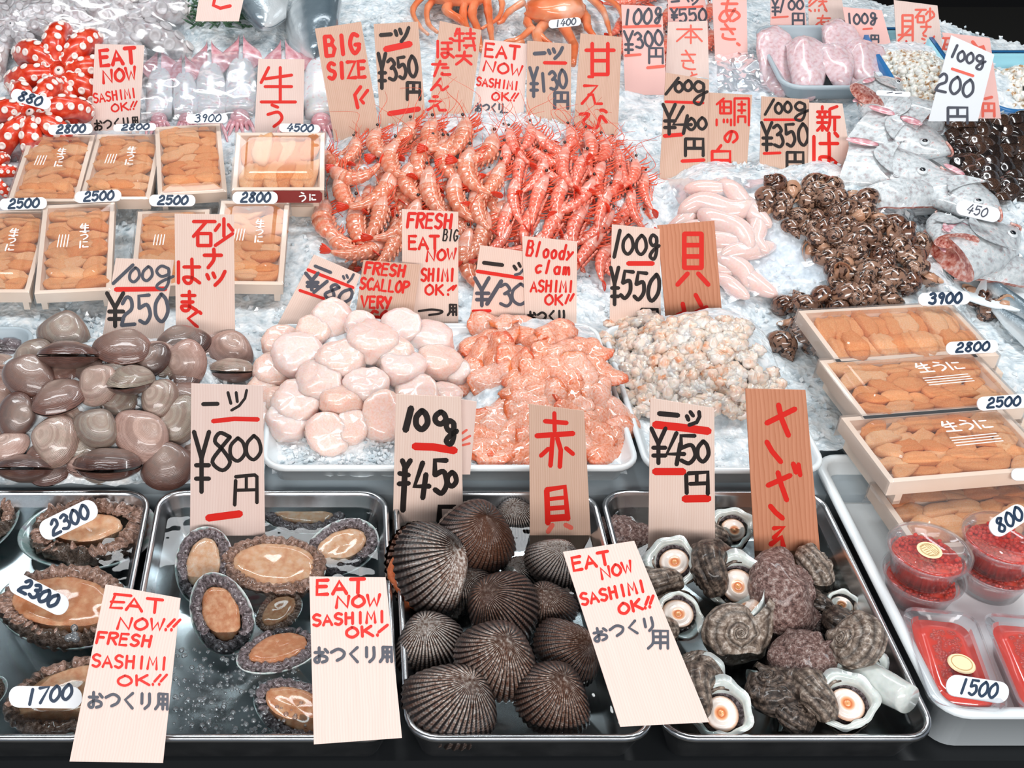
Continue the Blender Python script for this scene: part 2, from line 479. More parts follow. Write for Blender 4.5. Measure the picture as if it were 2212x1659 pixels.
s = N('uni_roe'); nz = s.noise(30, 3.0)
c = s.ramp(s.math('ADD', s.math('MULTIPLY', nz, .6), s.math('MULTIPLY', s.rnd(), .4)), [(.2, 'E08038'), (.5, 'EEA468'), (.8, 'F2C49A')])
MT['uni'] = s.done(c, .5, sss=.25, sc=.004, normal=s.bump(s.noise(260, 3.0), .5, .001))
s = N('box_wood'); c = s.mix(s.noise(9, 3.0), hex_('F7E9DD'), hex_('EBCDB4')); MT['boxwood'] = s.done(c, .55)
MT['maroon'] = flat('maroon_sticker', '7E1A14', .5)
s = N('salmon_roe'); MT['roe'] = s.done(s.mix(s.noise(50, 1.0), hex_('EE2408'), hex_('FA4620')), .12, sss=.5, rad=(1, .2, .05), sc=.01, coat=1.0)
MT['seal'] = flat('gold_seal', 'F3E3B8', .4); MT['sealink'] = flat('seal_ink', 'C9A060', .5)

s = N('octopus_red'); c = s.ramp(s.noise(14, 3.0), [(.3, 'C8280E'), (.55, 'DE4222'), (.75, 'EE7E62')]); MT['octo'] = s.done(c, .3, sss=.2, sc=.006, coat=.5)
MT['sucker'] = flat('octopus_sucker', 'F6E4DC', .35, sss=.2)
s = N('octopus_raw'); c = s.ramp(s.noise(14, 3.0), [(.3, 'BFA9A8'), (.5, 'D9CFCE'), (.7, 'E8E6E6')]); MT['octoraw'] = s.done(c, .2, sss=.3, coat=.9)
MT['suckraw'] = flat('raw_sucker', 'E3DCDA', .3, coat=.6)
s = N('squid_skin'); nz = s.noise(20, 4.0); c = s.ramp(nz, [(.3, 'DDE2E6'), (.55, 'EAEAEC'), (.72, 'E2B8BE')]); MT['squid'] = s.done(c, .2, sss=.4, sc=.01, coat=.9)
s = N('squid_fin'); nz = s.noise(16, 4.0); c = s.ramp(nz, [(.3, 'C97F8A'), (.55, 'DDA5AC'), (.75, 'EBD6DA')]); MT['squidfin'] = s.done(c, .2, sss=.3, coat=.9)
s = N('silver_fish'); u, v = s.uv(); c = s.ramp(s.math('ADD', u, s.math('MULTIPLY', s.noise(12, 3.0), .12)), [(.0, 'E9EEF0'), (.22, 'DDE3E6'), (.36, '7F8F98'), (.5, '5C6C76'), (.7, '8C9AA2'), (.85, 'E4EAEC'), (1, 'F0F2F2')])
MT['fish'] = s.done(c, .22, spec=.7, metal=.25, coat=.7, normal=s.bump(s.noise(90, 2.0), .2, .002))
s = N('bream_skin'); nz = s.noise(18, 4.0); c = s.ramp(nz, [(.3, 'A9A0A2'), (.46, 'C6CDD0'), (.62, 'DCE0E1'), (.80, 'D48A86')]); MT['bream'] = s.done(c, .22, spec=.6, metal=.1, coat=.8, normal=s.bump(s.noise(120, 3.0), .4, .002))
s = N('bream_flesh'); c = s.ramp(s.noise(20, 4.0), [(.35, '9C3A30'), (.5, 'D08878'), (.7, 'EBD2CC')]); MT['breamflesh'] = s.done(c, .25, sss=.3, coat=.7)
s = N('fillet_flesh'); c = s.ramp(s.noise(24, 4.0), [(.25, 'C99A9E'), (.5, 'D9C0C4'), (.8, 'E4D6DA')]); MT['fillet'] = s.done(c, .25, sss=.4, coat=.6)
MT['fisheye'] = flat('fish_eye_white', 'D8DEE0', .15, coat=1.0); MT['pupil'] = flat('fish_pupil', '10161C', .1, coat=1.0)
s = N('crab_shell'); c = s.ramp(s.noise(16, 3.0), [(.3, 'E2602C'), (.55, 'EF9468'), (.75, 'F6CDB8')]); MT['crab'] = s.done(c, .25, coat=.6)
s = N('black_clam'); u, v = s.uv(); MT['shijimi'] = s.done(s.ramp(s.math('ADD', s.noise(60, 3.0), s.math('MULTIPLY', s.rnd(), .2)), [(.4, '0B0B0D'), (.62, '2A2422'), (.8, '6A4A38')]), .15, coat=1.0)
s = N('popped_meat'); MT['popmeat'] = s.done(s.ramp(s.noise(120, 3.0), [(.35, 'B58A5E'), (.45, 'E9E2D6'), (.7, 'F3F1EC')]), .35, sss=.2, coat=.4)
MT['green'] = flat('cedar_sprig', '4A6A50', .6)

# ------------------------------------------------------------------ height fields of the ice
def mound(l, r, f, b, h, cut=1.15):
    p = gp((l + r) / 2, f, .05); q = gp((l + r) / 2, b, .05)
    cy = (p[1] + q[1]) / 2; m = gp((l + r) / 2, (f + b) / 2, .05)
    return ((l + r) / 2 - CX) / sc_at(m), cy, (r - l) / 2 / sc_at(m), (q[1] - p[1]) / 2, h, cut


MOUNDS = [mound(650, 1450, 625, 335, .075), mound(-140, 570, 1050, 740, .075), mound(1430, 1710, 640, 400, .05),
          mound(1610, 2060, 800, 390, .065), mound(1800, 2150, 470, 200, .055), mound(1960, 2300, 640, 430, .045), mound(2030, 2330, 450, 250, .05),
          mound(290, 720, 280, 110, .045), mound(-60, 330, 330, 90, .05), mound(860, 1340, 190, -40, .05)]
SA = [mound(545, 1010, 1000, 690, .048), mound(965, 1400, 1015, 690, .046)]
SB = [mound(1320, 1740, 960, 690, .062)]


def msum(x, y, L):
    o = 0
    for cx, cy, rx, ry, h, c in L:
        r2 = ((x - cx) / rx) ** 2 + ((y - cy) / ry) ** 2
        o = o + h * np.maximum(0, 1 - r2) ** c
    return o


def Hbed(x, y): return .05 + .15 * np.maximum(0, y - 1.37) + msum(x, y, MOUNDS)
def Hbase(x, y): return .05 + .15 * np.maximum(0, y - 1.37)
def HA(x, y): return .064 + msum(x, y, SA)
def HB(x, y): return .064 + msum(x, y, SB)


def patch(x0, x1, y0, y1, st, H, keep=None, amp=.006, name='crushed_ice', mats=None, skirt=None):
    nx = int((x1 - x0) / st) + 1; ny = int((y1 - y0) / st) + 1
    X, Y = np.meshgrid(np.linspace(x0, x1, nx), np.linspace(y0, y1, ny), indexing='ij')
    P = np.stack((X, Y, X * 0), -1)
    Z = H(X, Y) + amp * fn(P, 28, 3, 2) + amp * .6 * np.abs(fn(P, 95, 2, 5))
    V = np.stack((X, Y, Z), -1).reshape(-1, 3); idx = np.arange(nx * ny).reshape(nx, ny)
    Q = np.stack((idx[:-1, :-1], idx[1:, :-1], idx[1:, 1:], idx[:-1, 1:]), -1).reshape(-1, 4)
    if keep is not None:
        k = keep(X, Y).reshape(-1); Q = Q[k[Q].all(1)]
    m = MB(); m.add(V, [tuple(q) for q in Q.tolist()])
    return m.mesh(name, mats or MT['ice'])


# ------------------------------------------------------------------ setting: floor, wall, counter
def slab(name, bx, m, kind='structure', label=None, cat=None):
    b = MB(); b.add(*box(*bx)); o = obj(name, b.mesh(name, m, False)); return tag(o, label, cat, None, kind)


slab('floor', (-3, 4, -1.5, 6, -.75, -.70), flat('wet_concrete', '45433F', .6), label='dark market floor beyond the stall', cat='floor')
slab('wall_back', (-3, 4, 4.9, 5.0, -.70, 2.4), MT['dark'], label='dark wall behind the stall', cat='wall')
slab('ceiling', (-3, 4, -1.5, 5, 2.35, 2.42), flat('ceiling_panel', '3A3C40', .8), label='dark market ceiling above the stall', cat='ceiling')
slab('counter', (-1.2, 1.5, .70, 1.03, -.70, 0.0), MT['counter'], label='dark front counter carrying the metal trays', cat='counter')
CUT0 = hit(1790, -30, Hbase); CUT1 = hit(2260, 112, Hbase)


def inside_cut(x, y):
    d = CUT1 - CUT0
    return (x - CUT0[0]) * d[1] - (y - CUT0[1]) * d[0] > 0


cx_ = CUT1 + (CUT1 - CUT0) * 1.0
cp = [(-1.2, 1.03), (1.5, 1.03), (cx_[0], cx_[1]), (CUT0[0], CUT0[1]), (CUT0[0], 2.95), (-1.2, 2.95)]
b = MB(); top = lambda x, y: .038 + .15 * max(0, y - 1.37)
cp2 = [(-1.2, 1.03), (1.5, 1.03), (1.5, 1.37)] + [p for p in cp[2:]] + [(-1.2, 1.37)]
V = [(x, y, top(x, y)) for x, y in cp2] + [(x, y, -.70) for x, y in cp2]; n = len(cp2)
b.add(V, [(0, 1, 2, n - 1), tuple(range(2, n))] + [(i, (i + 1) % n, n + (i + 1) % n, n + i)[::-1] for i in range(n)])
tag(obj('counter_back', b.mesh('counter_back', MT['greyp'], False)), 'sloping rear counter under the crushed ice', 'counter', None, 'structure')

# white trays
TAx0 = gp(562, 1008, .082)[0]; TAx1 = gp(1386, 1006, .082)[0]; TAy0 = gp(900, 1010, .082)[1]; TAy1 = gp(600, 696, .082)[1]
TBx0 = TAx1 + .004; TBx1 = gp(1796, 1020, .082)[0]; TBy0 = TAy0 - .004; TBy1 = gp(1600, 700, .082)[1]


def in_rect(x, y, r, m=0.0): return (x > r[0] - m) & (x < r[1] + m) & (y > r[2] - m) & (y < r[3] + m)


RA = (TAx0, TAx1, TAy0, TAy1); RB = (TBx0, TBx1, TBy0, TBy1); RS = (.541, 1.25, .70, 1.085)
ice = obj('crushed_ice', patch(-1.15, 1.5, 1.034, 2.95, .0062, Hbed, lambda x, y: inside_cut(x, y) & ~in_rect(x, y, RA, -.006) & ~in_rect(x, y, RB, -.006) & ~in_rect(x, y, RS, .002) & ~in_rect(x, y, (TAx1 - .02, TBx0 + .02, 1.0, TBy1 - .02))))
tag(ice, 'bed of white crushed ice across the whole stall', 'ice', None, 'stuff')
tag(obj('crushed_ice', patch(RA[0] + .012, RA[1] - .012, RA[2] + .010, RA[3] - .012, .005, HA)), 'crushed ice heaped in the white tray under the scallops', 'ice', None, 'stuff')
tag(obj('crushed_ice', patch(RB[0] + .012, RB[1] - .012, RB[2] + .010, RB[3] - .012, .005, HB)), 'crushed ice in the white tray under the pale clam meat', 'ice', None, 'stuff')


def chips(n, pick, H, smin, smax, label):
    m = MB(); r = random.Random(3)
    for _ in range(n):
        x, y = pick(r)
        s = r.uniform(smin, smax); z = float(H(x, y)) + s * .25
        V = np.array([(1, 0, 0), (-1, 0, 0), (0, 1, 0), (0, -1, 0), (0, 0, 1), (0, 0, -1)], float) * s * np.array([r.uniform(.5, 1.2) for _ in range(3)])
        R = np.array(Matrix.Rotation(r.uniform(0, 6), 3, Vector((r.uniform(-1, 1), r.uniform(-1, 1), r.uniform(-1, 1))).normalized()))
        m.add(V @ R.T + (x, y, z), [(0, 2, 4), (2, 1, 4), (1, 3, 4), (3, 0, 4), (2, 0, 5), (1, 2, 5), (3, 1, 5), (0, 3, 5)])
    tag(obj('ice_chips', m.mesh('ice_chips', MT['chip'], False)), label, 'ice', None, 'stuff')


def pk_bed(r):
    while True:
        px, py = r.uniform(-20, 2230), r.uniform(0, 1040); p = hit(px, py, Hbase)
        if p[1] > 1.04 and inside_cut(p[0], p[1]) and not in_rect(p[0], p[1], RA) and not in_rect(p[0], p[1], RB) and not in_rect(p[0], p[1], RS, .01): return p[0], p[1]


chips(5200, pk_bed, Hbed, .0025, .0065, 'loose glassy chips scattered over the ice bed')
chips(900, lambda r: (r.uniform(RA[0] + .02, RA[1] - .02), r.uniform(RA[2] + .016, RA[2] + .09)), HA, .002, .005, 'loose glassy ice chips along the front of the scallop tray')
chips(500, lambda r: (r.uniform(RB[0] + .02, RB[1] - .02), r.uniform(RB[2] + .016, RB[2] + .08)), HB, .002, .005, 'loose glassy ice chips along the front of the pale clam tray')


def tray_mesh(name, x0, x1, y0, y1, z0, z1, r, m, thick=.007, taper=.016, zf=None):
    zf = z0 if zf is None else zf
    c = ((x0 + x1) / 2, (y0 + y1) / 2); hx, hy = (x1 - x0) / 2, (y1 - y0) / 2
    def L(o, z): p = rrect(hx + o, hy + o, max(.004, r + o)); return np.column_stack((p[:, 0] + c[0], p[:, 1] + c[1], np.full(len(p), z)))
    t = thick
    loops = [L(-taper - .010, z0), L(-taper - .001, z0 + .005), L(-t * .5, z1 - .007), L(-t * .15, z1 - .007), L(0, z1 - .004), L(-t * .12, z1 - .0008), L(-t * .5, z1), L(-t * .9, z1 - .001), L(-t, z1 - .005), L(-taper - t, zf + .014), L(-taper - t - .010, zf + .004)]
    b = MB(); b.add(*loft(loops)); return b.mesh(name, m)


TR = [(-.470, -.2125, 'steel tray at the left holding the three large priced abalones'), (-.207, .0510, 'steel tray of small abalones behind the bubbling water'),
      (.0555, .2825, 'steel tray full of black ribbed ark clams'), (.2860, .5360, 'steel tray holding the spiral turban shells')]
for x0, x1, lb in TR:
    tag(obj('metal_tray', tray_mesh('metal_tray', x0, x1, .684, 1.0235, 0.0, .052, .030, MT['steel'])), lb, 'tray', 'steel trays along the front of the stall')
    w = MB(); p = rrect((x1 - x0) / 2 - .0135, .1565, .022); w.add(np.column_stack((p[:, 0] + (x0 + x1) / 2, p[:, 1] + .8538, np.full(len(p), .036))), [tuple(range(len(p)))])
    tag(obj('water', w.mesh('water', MT['water'])), 'clear water filling the ' + lb, 'water', 'water in the steel trays', 'stuff')
tag(obj('white_tray', tray_mesh('white_tray', *RA, .044, .082, .028, MT['plastic'])), 'white plastic tray of scallops and orange clam meat', 'tray', 'white trays behind the steel ones')
tag(obj('white_tray', tray_mesh('white_tray', *RB, .044, .082, .028, MT['plastic'])), 'white plastic tray of pale clam meat', 'tray', 'white trays behind the steel ones')
tag(obj('white_tray', tray_mesh('white_tray', .541, 1.25, .706, 1.082, 0.0, .056, .03, MT['plastic'], .012, .006, .022)), 'large white tray under the red roe cups and packs', 'tray')
g = gp(-10, 770, .07); S_ = sc_at(g)
tag(obj('grey_tray', tray_mesh('grey_tray', -.50, gp(60, 760, .075)[0], gp(30, 815, .075)[1], gp(30, 703, .075)[1], .045, .075, .03, MT['greyp'])), 'small grey plastic tray at the left edge beside the clams', 'tray')
m = MB(); r = random.Random(5)
for i in range(26):
    q = (r.uniform(-.46, gp(60, 760, .075)[0] - .03), r.uniform(gp(30, 815, .075)[1] + .02, gp(30, 703, .075)[1] - .02), .062)
    V, Fc, uv = blob(10, 6, r.uniform(.012, .02), .009, .007, amp=.3, seed=i); m.add(V + q, Fc, 0, uv)
tag(obj('small_shellfish', m.mesh('small_shellfish', MT['mantle'])), 'dark wet shellfish heaped in the small grey tray', 'shellfish', None, 'stuff')

# ------------------------------------------------------------------ handwriting
GL = {
    'A': '094199 2676', 'B': '1019 1060826414 1474967919', 'C': '~815013164988', 'E': '80101989 1474', 'F': '9010 1019 1474', 'G': '~81401316498785 5595', 'H': '1019 8089 1484', 'I': '5059',
    'K': '1019 8015 3499', 'L': '101989', 'M': '0910568099', 'N': '09108990', 'O': '~50131759968250', 'P': '1019 ~1070926415', 'R': '1019 ~1070926414 4499', 'S': '~8140123475875918', 'T': '0090 5059', 'V': '004990',
    'W': '0029537990', 'Y': '0045 9039', 'Z': '00900999', 'l': '6039', 'o': '~542649888554', 'd': '~855426498887 9089', 'y': '2457 9429', 'c': '~8454264988', 'a': '~855426498886 8489', 'm': '2429 ~25445659 ~56748599',
    'g': '~714022447371 ~717659284694', '!': '9026 1819', '"': '5016 9056 0809 4849', '?': '9037 6047 1819', '/': '9003',
    '0': '~50131759968250', '1': '5049', '2': '~124071742609 0999', '3': '~1150827344 ~4474976918', '4': '500696 7359', '5': '801014 ~146385875918', '7': '009039', '8': '~814022548759174481', '9': '~825022447382 8269',
    'Y_': '0044 8044 4449 1585 1787', '円': '1019 109099 5055 1595', '一': '0595', 'ツ': '0215 3144 ~907549', 'ナ': '0393 ~505529', 'シ': '1132 0425 ~196792', 'お': '0363 ~3038190745868859 7193', 'つ': '~0351938648', 'く': '702479', 'り': '2026 ~707649',
    '用': '~202609 208089 2383 2686 5059', '生': '2004 1382 1585 0999 5059', 'う': '3061 ~1463857749', 'ぼ': '1119 3282 3585 ~626849376799 8091 7080', 'は': '1119 3393 ~606849376799', 'ば': '1119 3393 ~606849376799 8091', 'た': '0272 4019 5484 ~575898',
    'ん': '5009 ~0935566996', 'え': '3050 137309 36566999', 'び': '~02321649687396 8091 7080', '特': '1003 0242 0545 2029 5292 7074 4494 4797 8499 5867', '大': '0393 ~504509 4499', '甘': '0292 2029 7079 2575 2979', '本': '0292 5059 5208 5298 3676',
    'き': '1282 1575 3076 ~26285989', 'さ': '1383 3076 ~26285989', 'あ': '1282 ~403559 ~74390825759769', 'と': '3044 ~83352889', '鯛': '2002 1141 1115 4145 1343 1545 2125 0709 2728 3738 4749 5059 5090 9099 6282 6484 7175 6686 6668 8688',
    'の': '~5138180541829669', '白': '5032 1219 129299 1595 1999', '新': '2021 0242 1214 3234 0444 0646 2429 2709 2749 8051 5154 ~515649 5494 7479', 'い': '~111738 8196', '身': '5030 2027 2070 7079 2272 2474 0777 7409',
    'し': '~20275987', 'じ': '~20275987 6172 8091', '砂': '0151 3106 1519 1545 4549 1949 6254 8294 7076 ~957759', '貝': '2026 2070 7076 2272 2474 2676 3709 6799', '赤': '4044 2272 0494 3439 5469 1708 7698', 'ま': '1282 1575 ~505829175799',
    'ぐ': '702479 8091', '然': '2004 2151 5106 7074 5393 7456 7499 0819 3839 5859 8899', '石': '0090 4009 2529 2575 2979', 'に': '1119 4282 ~46488898',
}


def strokes(ch):
    out = []
    for st in GL[ch].split():
        sm = st[0] == '~'; st = st.lstrip('~')
        p = np.array([(int(st[i]) / 9, int(st[i + 1]) / 9) for i in range(0, len(st) - 1, 2)])
        out.append(catmull(p, 4) if sm else p)
    return out


ZN = {1: (0, 0), 2: (550, 0), 3: (1100, 0), 4: (1650, 0), 5: (0, 400), 6: (550, 400), 7: (1100, 400), 8: (1650, 400), 9: (0, 820), 10: (550, 820), 11: (1100, 820), 12: (1650, 820), 13: (0, 1239), 14: (550, 1239), 15: (1100, 1239), 16: (1650, 1239), 0: (0, 0)}


def lines(it, z0):
    """an item -> list of (polyline, width, ink), pixel units"""
    z = it[0] if isinstance(it[0], int) else z0; it = it[1:] if isinstance(it[0], int) else it
    ox, oy = ZN[z]; k = 1.0 if z == 0 else (3.936 if z % 4 == 0 else 3.95)
    P = lambda a: np.array([(ox + a[i] / k, oy + a[i + 1] / k) for i in range(0, len(a), 2)])
    typ = it[0]
    if typ == 'L': return [(P(it[1]), it[2] / k, it[3])]
    if typ == 'B':
        _, chs, bx, w, ink = it; q = P(bx); return [(q[0] + s * (q[1] - q[0]), w / k, ink) for s in strokes(chs)]
    _, txt, a, h, w, ink = it[:6]; sl = it[6] if len(it) > 6 else 0.0
    q = P(a); d = q[1] - q[0]; n = len(txt); cw = d / n; u = np.array((-d[1], d[0])) / np.linalg.norm(d); h /= k; out = []
    for i, ch in enumerate(txt):
        if ch == ' ': continue
        nar = .42 if ch in '1Il' else .8
        for s in strokes(ch):
            x = (i + .5) + (s[:, :1] - .5) * nar - (s[:, 1:] - .5) * sl
            out.append((q[0] + x * cw + (s[:, 1:] - .5) * h * u, w / k, ink))
    return out


def ribbon(p, w):
    p = np.asarray(p, float); d = np.diff(p, axis=0); L = np.linalg.norm(d, axis=1); keep = np.concatenate(([True], L > 1e-6)); p = p[keep]
    if len(p) < 2: p = np.array([p[0], p[0] + (.1, 0)])
    d = np.diff(p, axis=0); d /= np.linalg.norm(d, axis=1)[:, None]
    t = np.concatenate((d[:1], d[:-1] + d[1:], d[-1:])); t /= np.linalg.norm(t, axis=1)[:, None] + 1e-9; n_ = np.column_stack((-t[:, 1], t[:, 0])); h = w / 2
    Lf = []; Rt = []
    a0 = p[0] - d[0] * h * .8; Lf.append(a0 + n_[0] * h * .45); Rt.append(a0 - n_[0] * h * .45)
    for i in range(len(p)): Lf.append(p[i] + n_[i] * h); Rt.append(p[i] - n_[i] * h)
    a1 = p[-1] + d[-1] * h * .8; Lf.append(a1 + n_[-1] * h * .45); Rt.append(a1 - n_[-1] * h * .45)
    V = np.array([v for pr in zip(Lf, Rt) for v in pr]); return V, [(2 * i, 2 * i + 1, 2 * i + 3, 2 * i + 2) for i in range(len(Lf) - 1)]


INK = {'r': 1, 'k': 2, 'g': 3, 'b': 4, 'p': 5, 'w': 6}
INKM = [MT['red'], MT['black'], MT['grey'], MT['blue'], MT['rose'], MT['print']]


def plaque(name, outline, P0, n, board, items, zone, label, cat, group=None, th=.0012, quad=None):
    """a thin board back-projected on the plane (P0,n), with the handwriting on its face"""
    n = np.asarray(n, float); n /= np.linalg.norm(n); b = MB()
    Fp = np.array([onplane(x, y, P0, n) for x, y in outline]); k = len(Fp)
    if quad is not None:
        q = np.array(quad, float); ux = q[1] - q[0]; vy = q[3] - q[0]
    else:
        o_ = np.array(outline); q = np.array([o_.min(0)]); ux = np.array((np.ptp(o_[:, 0]), 0)); vy = np.array((0, np.ptp(o_[:, 1])))
    Mi = np.linalg.inv(np.column_stack((ux, vy))); uv = (Mi @ (np.array(outline) - q[0]).T).T
    c = Fp.mean(0)
    V = np.concatenate((Fp, Fp - n * th)) - c
    b.add(V, [tuple(range(k)), tuple(range(k, 2 * k))[::-1]] + [(i, (i + 1) % k, k + (i + 1) % k, k + i)[::-1] for i in range(k)], 0, np.concatenate((uv, uv)))
    e = .00025
    for it in items:
        for p, w, ink in lines(it, zone):
            V, Fc = ribbon(p, w); e += .0000012
            b.add(np.array([onplane(x, y, P0 + n * (e + (.00012 if ink != 'r' else 0)), n) for x, y in V]) - c, Fc, INK[ink])
    o = obj(name, b.mesh(name, [board] + INKM, False)); o.location = c
    return tag(o, label, cat, group)


def price_tag(label, zone, quad, basey, zb, tilt, col, items, yaw=0.0, group=None):
    q = np.array(quad, float)
    # run the sides down to the ground line so that the strip stands in what carries it
    P0 = gp((q[2][0] + q[3][0]) / 2, basey, zb); t = math.radians(tilt); yw = math.radians(yaw)
    n = np.array((math.sin(yw) * math.cos(t), -math.cos(yw) * math.cos(t), math.sin(t)))
    def ext(a, bb):
        k = (basey - a[1]) / (bb[1] - a[1]); k = max(1.0, k); return a + (bb - a) * k
    br, bl = ext(q[1], q[2]), ext(q[0], q[3])
    return plaque('price_tag', [q[0], bl, br, q[1]], P0, n, MT[col], items, zone, label, 'price tag', group or 'hand-lettered price strips', quad=[q[0], q[1], br, bl])


def price_label(label, c, w, h, rot, z, items, tilt=50, zone=0, flatn=None):
    r_ = math.radians(rot); o = rrect(w / 2, h / 2, h * .46, 5)
    out = [(c[0] + x * math.cos(r_) - y * math.sin(r_), c[1] + x * math.sin(r_) + y * math.cos(r_)) for x, y in o][::-1]
    P0 = gp(c[0], c[1], z); t = math.radians(tilt)
    return plaque('price_label', out, P0, (0, -math.cos(t), math.sin(t)), MT['card'], items, zone, label, 'price label', 'white rounded price labels', th=.0015)


def num(txt, c, w, h, rot, lw=5, ink='b', sl=.25):
    r_ = math.radians(rot); d = np.array((math.cos(r_), math.sin(r_))) * w / 2
    return (0, 'W', txt, (c[0] - d[0], c[1] - d[1], c[0] + d[0], c[1] + d[1]), h, lw, ink, sl)


EAT = lambda: None
PT = price_tag
hb = lambda px, py: float(hit(px, py, Hbase)[2])

# ------------------------------------------------------------------ the wooden price strips
PT('pale strip reading EAT NOW SASHIMI OK beside the red octopus', 1, [(205, 95), (312, 98), (300, 285), (196, 285)], 288, hb(250, 288), 12, 'white',
   [('W', 'EAT', (835, 500, 1165, 470), 130, 34, 'r'), ('W', 'NOW', (868, 660, 1165, 620), 105, 26, 'r'), ('W', 'SASHIMI', (790, 840, 1165, 790), 80, 15, 'r'), ('W', 'OK"', (940, 925, 1180, 895), 65, 15, 'r'), ('W', 'おつくり用', (800, 1070, 1190, 1040), 85, 15, 'k')])
PT('pink-white strip with two red characters behind the 4500 uni box', 2, [(558, 127), (658, 128), (655, 275), (550, 270)], 290, hb(600, 290), 12, 'white',
   [('B', '生', (55, 575, 350, 870), 27, 'r'), ('B', 'う', (95, 895, 250, 1080), 27, 'r')])
PT('brownish strip reading BIG SIZE above the large prawns', 2, [(680, 62), (780, 47), (822, 290), (720, 290)], 305, hb(770, 305), 12, 'tan',
   [('W', 'BIG', (585, 398, 905, 368), 165, 36, 'r'), ('W', 'SIZE', (615, 608, 955, 588), 135, 34, 'r'), ('L', (905, 740, 855, 810, 880, 920), 32, 'r'), ('L', (965, 770, 905, 850, 930, 880), 30, 'r')])
PT('strip priced 350 in dark brown ink beside BIG SIZE', 2, [(807, 52), (903, 47), (920, 265), (822, 270)], 300, hb(870, 300), 12, 'tan',
   [('L', (1075, 300, 1165, 292), 36, 'k'), ('B', 'ツ', (1200, 235, 1315, 355), 32, 'k'), ('L', (1120, 420, 1325, 375), 55, 'r'), ('B', 'Y_', (1055, 455, 1125, 755), 32, 'k'), ('W', '350', (1125, 600, 1390, 560), 180, 30, 'k', .1), ('B', '円', (1290, 705, 1410, 850), 30, 'k'), ('L', (1150, 970, 1400, 930), 45, 'r')])
PT('strip with red characters in two columns above the large prawns', 2, [(950, 45), (1040, 65), (1015, 260), (925, 260)], 302, hb(960, 302), 14, 'tan',
   [('B', '特', (1710, 245, 1880, 430), 22, 'r'), ('B', '大', (1720, 440, 1850, 550), 24, 'r'), ('B', 'ぼ', (1545, 330, 1700, 490), 24, 'r'), ('B', 'た', (1515, 520, 1670, 650), 24, 'r'), ('B', 'ん', (1505, 670, 1650, 770), 22, 'r'), ('B', 'え', (1475, 825, 1630, 940), 26, 'r')])
PT('pale strip reading EAT NOW SASHIMI OK above the prawns', 0, [(1045, 85), (1140, 95), (1130, 265), (1018, 265)], 292, hb(1070, 292), 12, 'white',
   [('W', 'EAT', (1044, 107, 1124, 115), 28, 6, 'r'), ('W', 'NOW', (1043, 141, 1130, 154), 22, 5, 'r'), ('W', 'SASHIMI', (1028, 175, 1122, 186), 18, 4, 'r'), ('W', 'OK"', (1060, 208, 1122, 210), 17, 4, 'r'), ('W', 'おつくり', (1026, 232, 1090, 234), 18, 4, 'g'), ('B', '用', (1082, 243, 1098, 260), 3.5, 'g')])
PT('strip priced 130 in grey ink beside the sweet prawns', 3, [(1139, 88), (1234, 95), (1233, 265), (1137, 260)], 296, hb(1185, 296), 12, 'tan',
   [('L', (215, 458, 305, 452), 34, 'g'), ('B', 'ツ', (335, 405, 455, 500), 30, 'g'), ('L', (300, 535, 482, 538), 30, 'r'), ('B', 'Y_', (175, 575, 250, 825), 28, 'g'), ('W', '130', (250, 710, 495, 665), 155, 27, 'g', .15), ('B', '円', (375, 790, 500, 925), 28, 'g')])
PT('strip with three large red characters behind the sweet prawns', 3, [(1254, 72), (1343, 80), (1335, 275), (1240, 268)], 300, hb(1290, 300), 12, 'tan',
   [('B', '甘', (655, 370, 895, 635), 32, 'r'), ('B', 'え', (620, 655, 790, 885), 26, 'r'), ('B', 'び', (605, 940, 830, 1095), 28, 'r')])
PT('pink strip reading 100g with the price 300', 3, [(1342, 10), (1430, 14), (1440, 200), (1350, 190)], 205, hb(1390, 205), 12, 'pink',
   [('W', '100g', (965, 150, 1310, 130), 130, 22, 'g', .2), ('L', (975, 230, 1290, 220), 24, 'p'), ('B', 'Y_', (980, 265, 1065, 470), 22, 'g'), ('W', '300', (1060, 350, 1315, 315), 130, 22, 'g'), ('L', (990, 475, 1120, 465), 22, 'p'), ('B', '円', (1180, 410, 1310, 540), 20, 'g'), ('L', (1180, 578, 1318, 565), 26, 'p')])
PT('pink strip priced 550 standing behind the top red lettering', 3, [(1443, -30), (1520, -30), (1530, 60), (1443, 60)], 100, hb(1485, 100), 12, 'pink',
   [('L', (1385, 15, 1450, 8), 20, 'g'), ('B', 'ツ', (1520, -20, 1620, 40), 18, 'g'), ('L', (1370, 70, 1650, 55), 20, 'p'), ('B', 'Y_', (1380, 75, 1440, 170), 20, 'g'), ('W', '550', (1440, 135, 1690, 125), 110, 20, 'g')])
PT('pale strip with thin red characters under the 550 price', 3, [(1443, 48), (1528, 45), (1532, 170), (1438, 158)], 172, hb(1485, 172), 12, 'white',
   [('B', '本', (1430, 215, 1645, 370), 16, 'p'), ('B', 'き', (1455, 430, 1605, 590), 16, 'p'), ('B', 'と', (1530, 615, 1610, 670), 14, 'p')])
PT('tall pale strip with looping red characters behind the ice bags', 3, [(1538, -20), (1613, -20), (1615, 130), (1545, 130)], 135, hb(1580, 135), 12, 'pink',
   [('B', 'あ', (1795, -10, 1965, 180), 24, 'p'), ('B', 'さ', (1790, 205, 1945, 335), 22, 'p'), ('L', (1945, 370, 1965, 385), 24, 'p'), ('L', (1955, 455, 1975, 475), 24, 'p')])
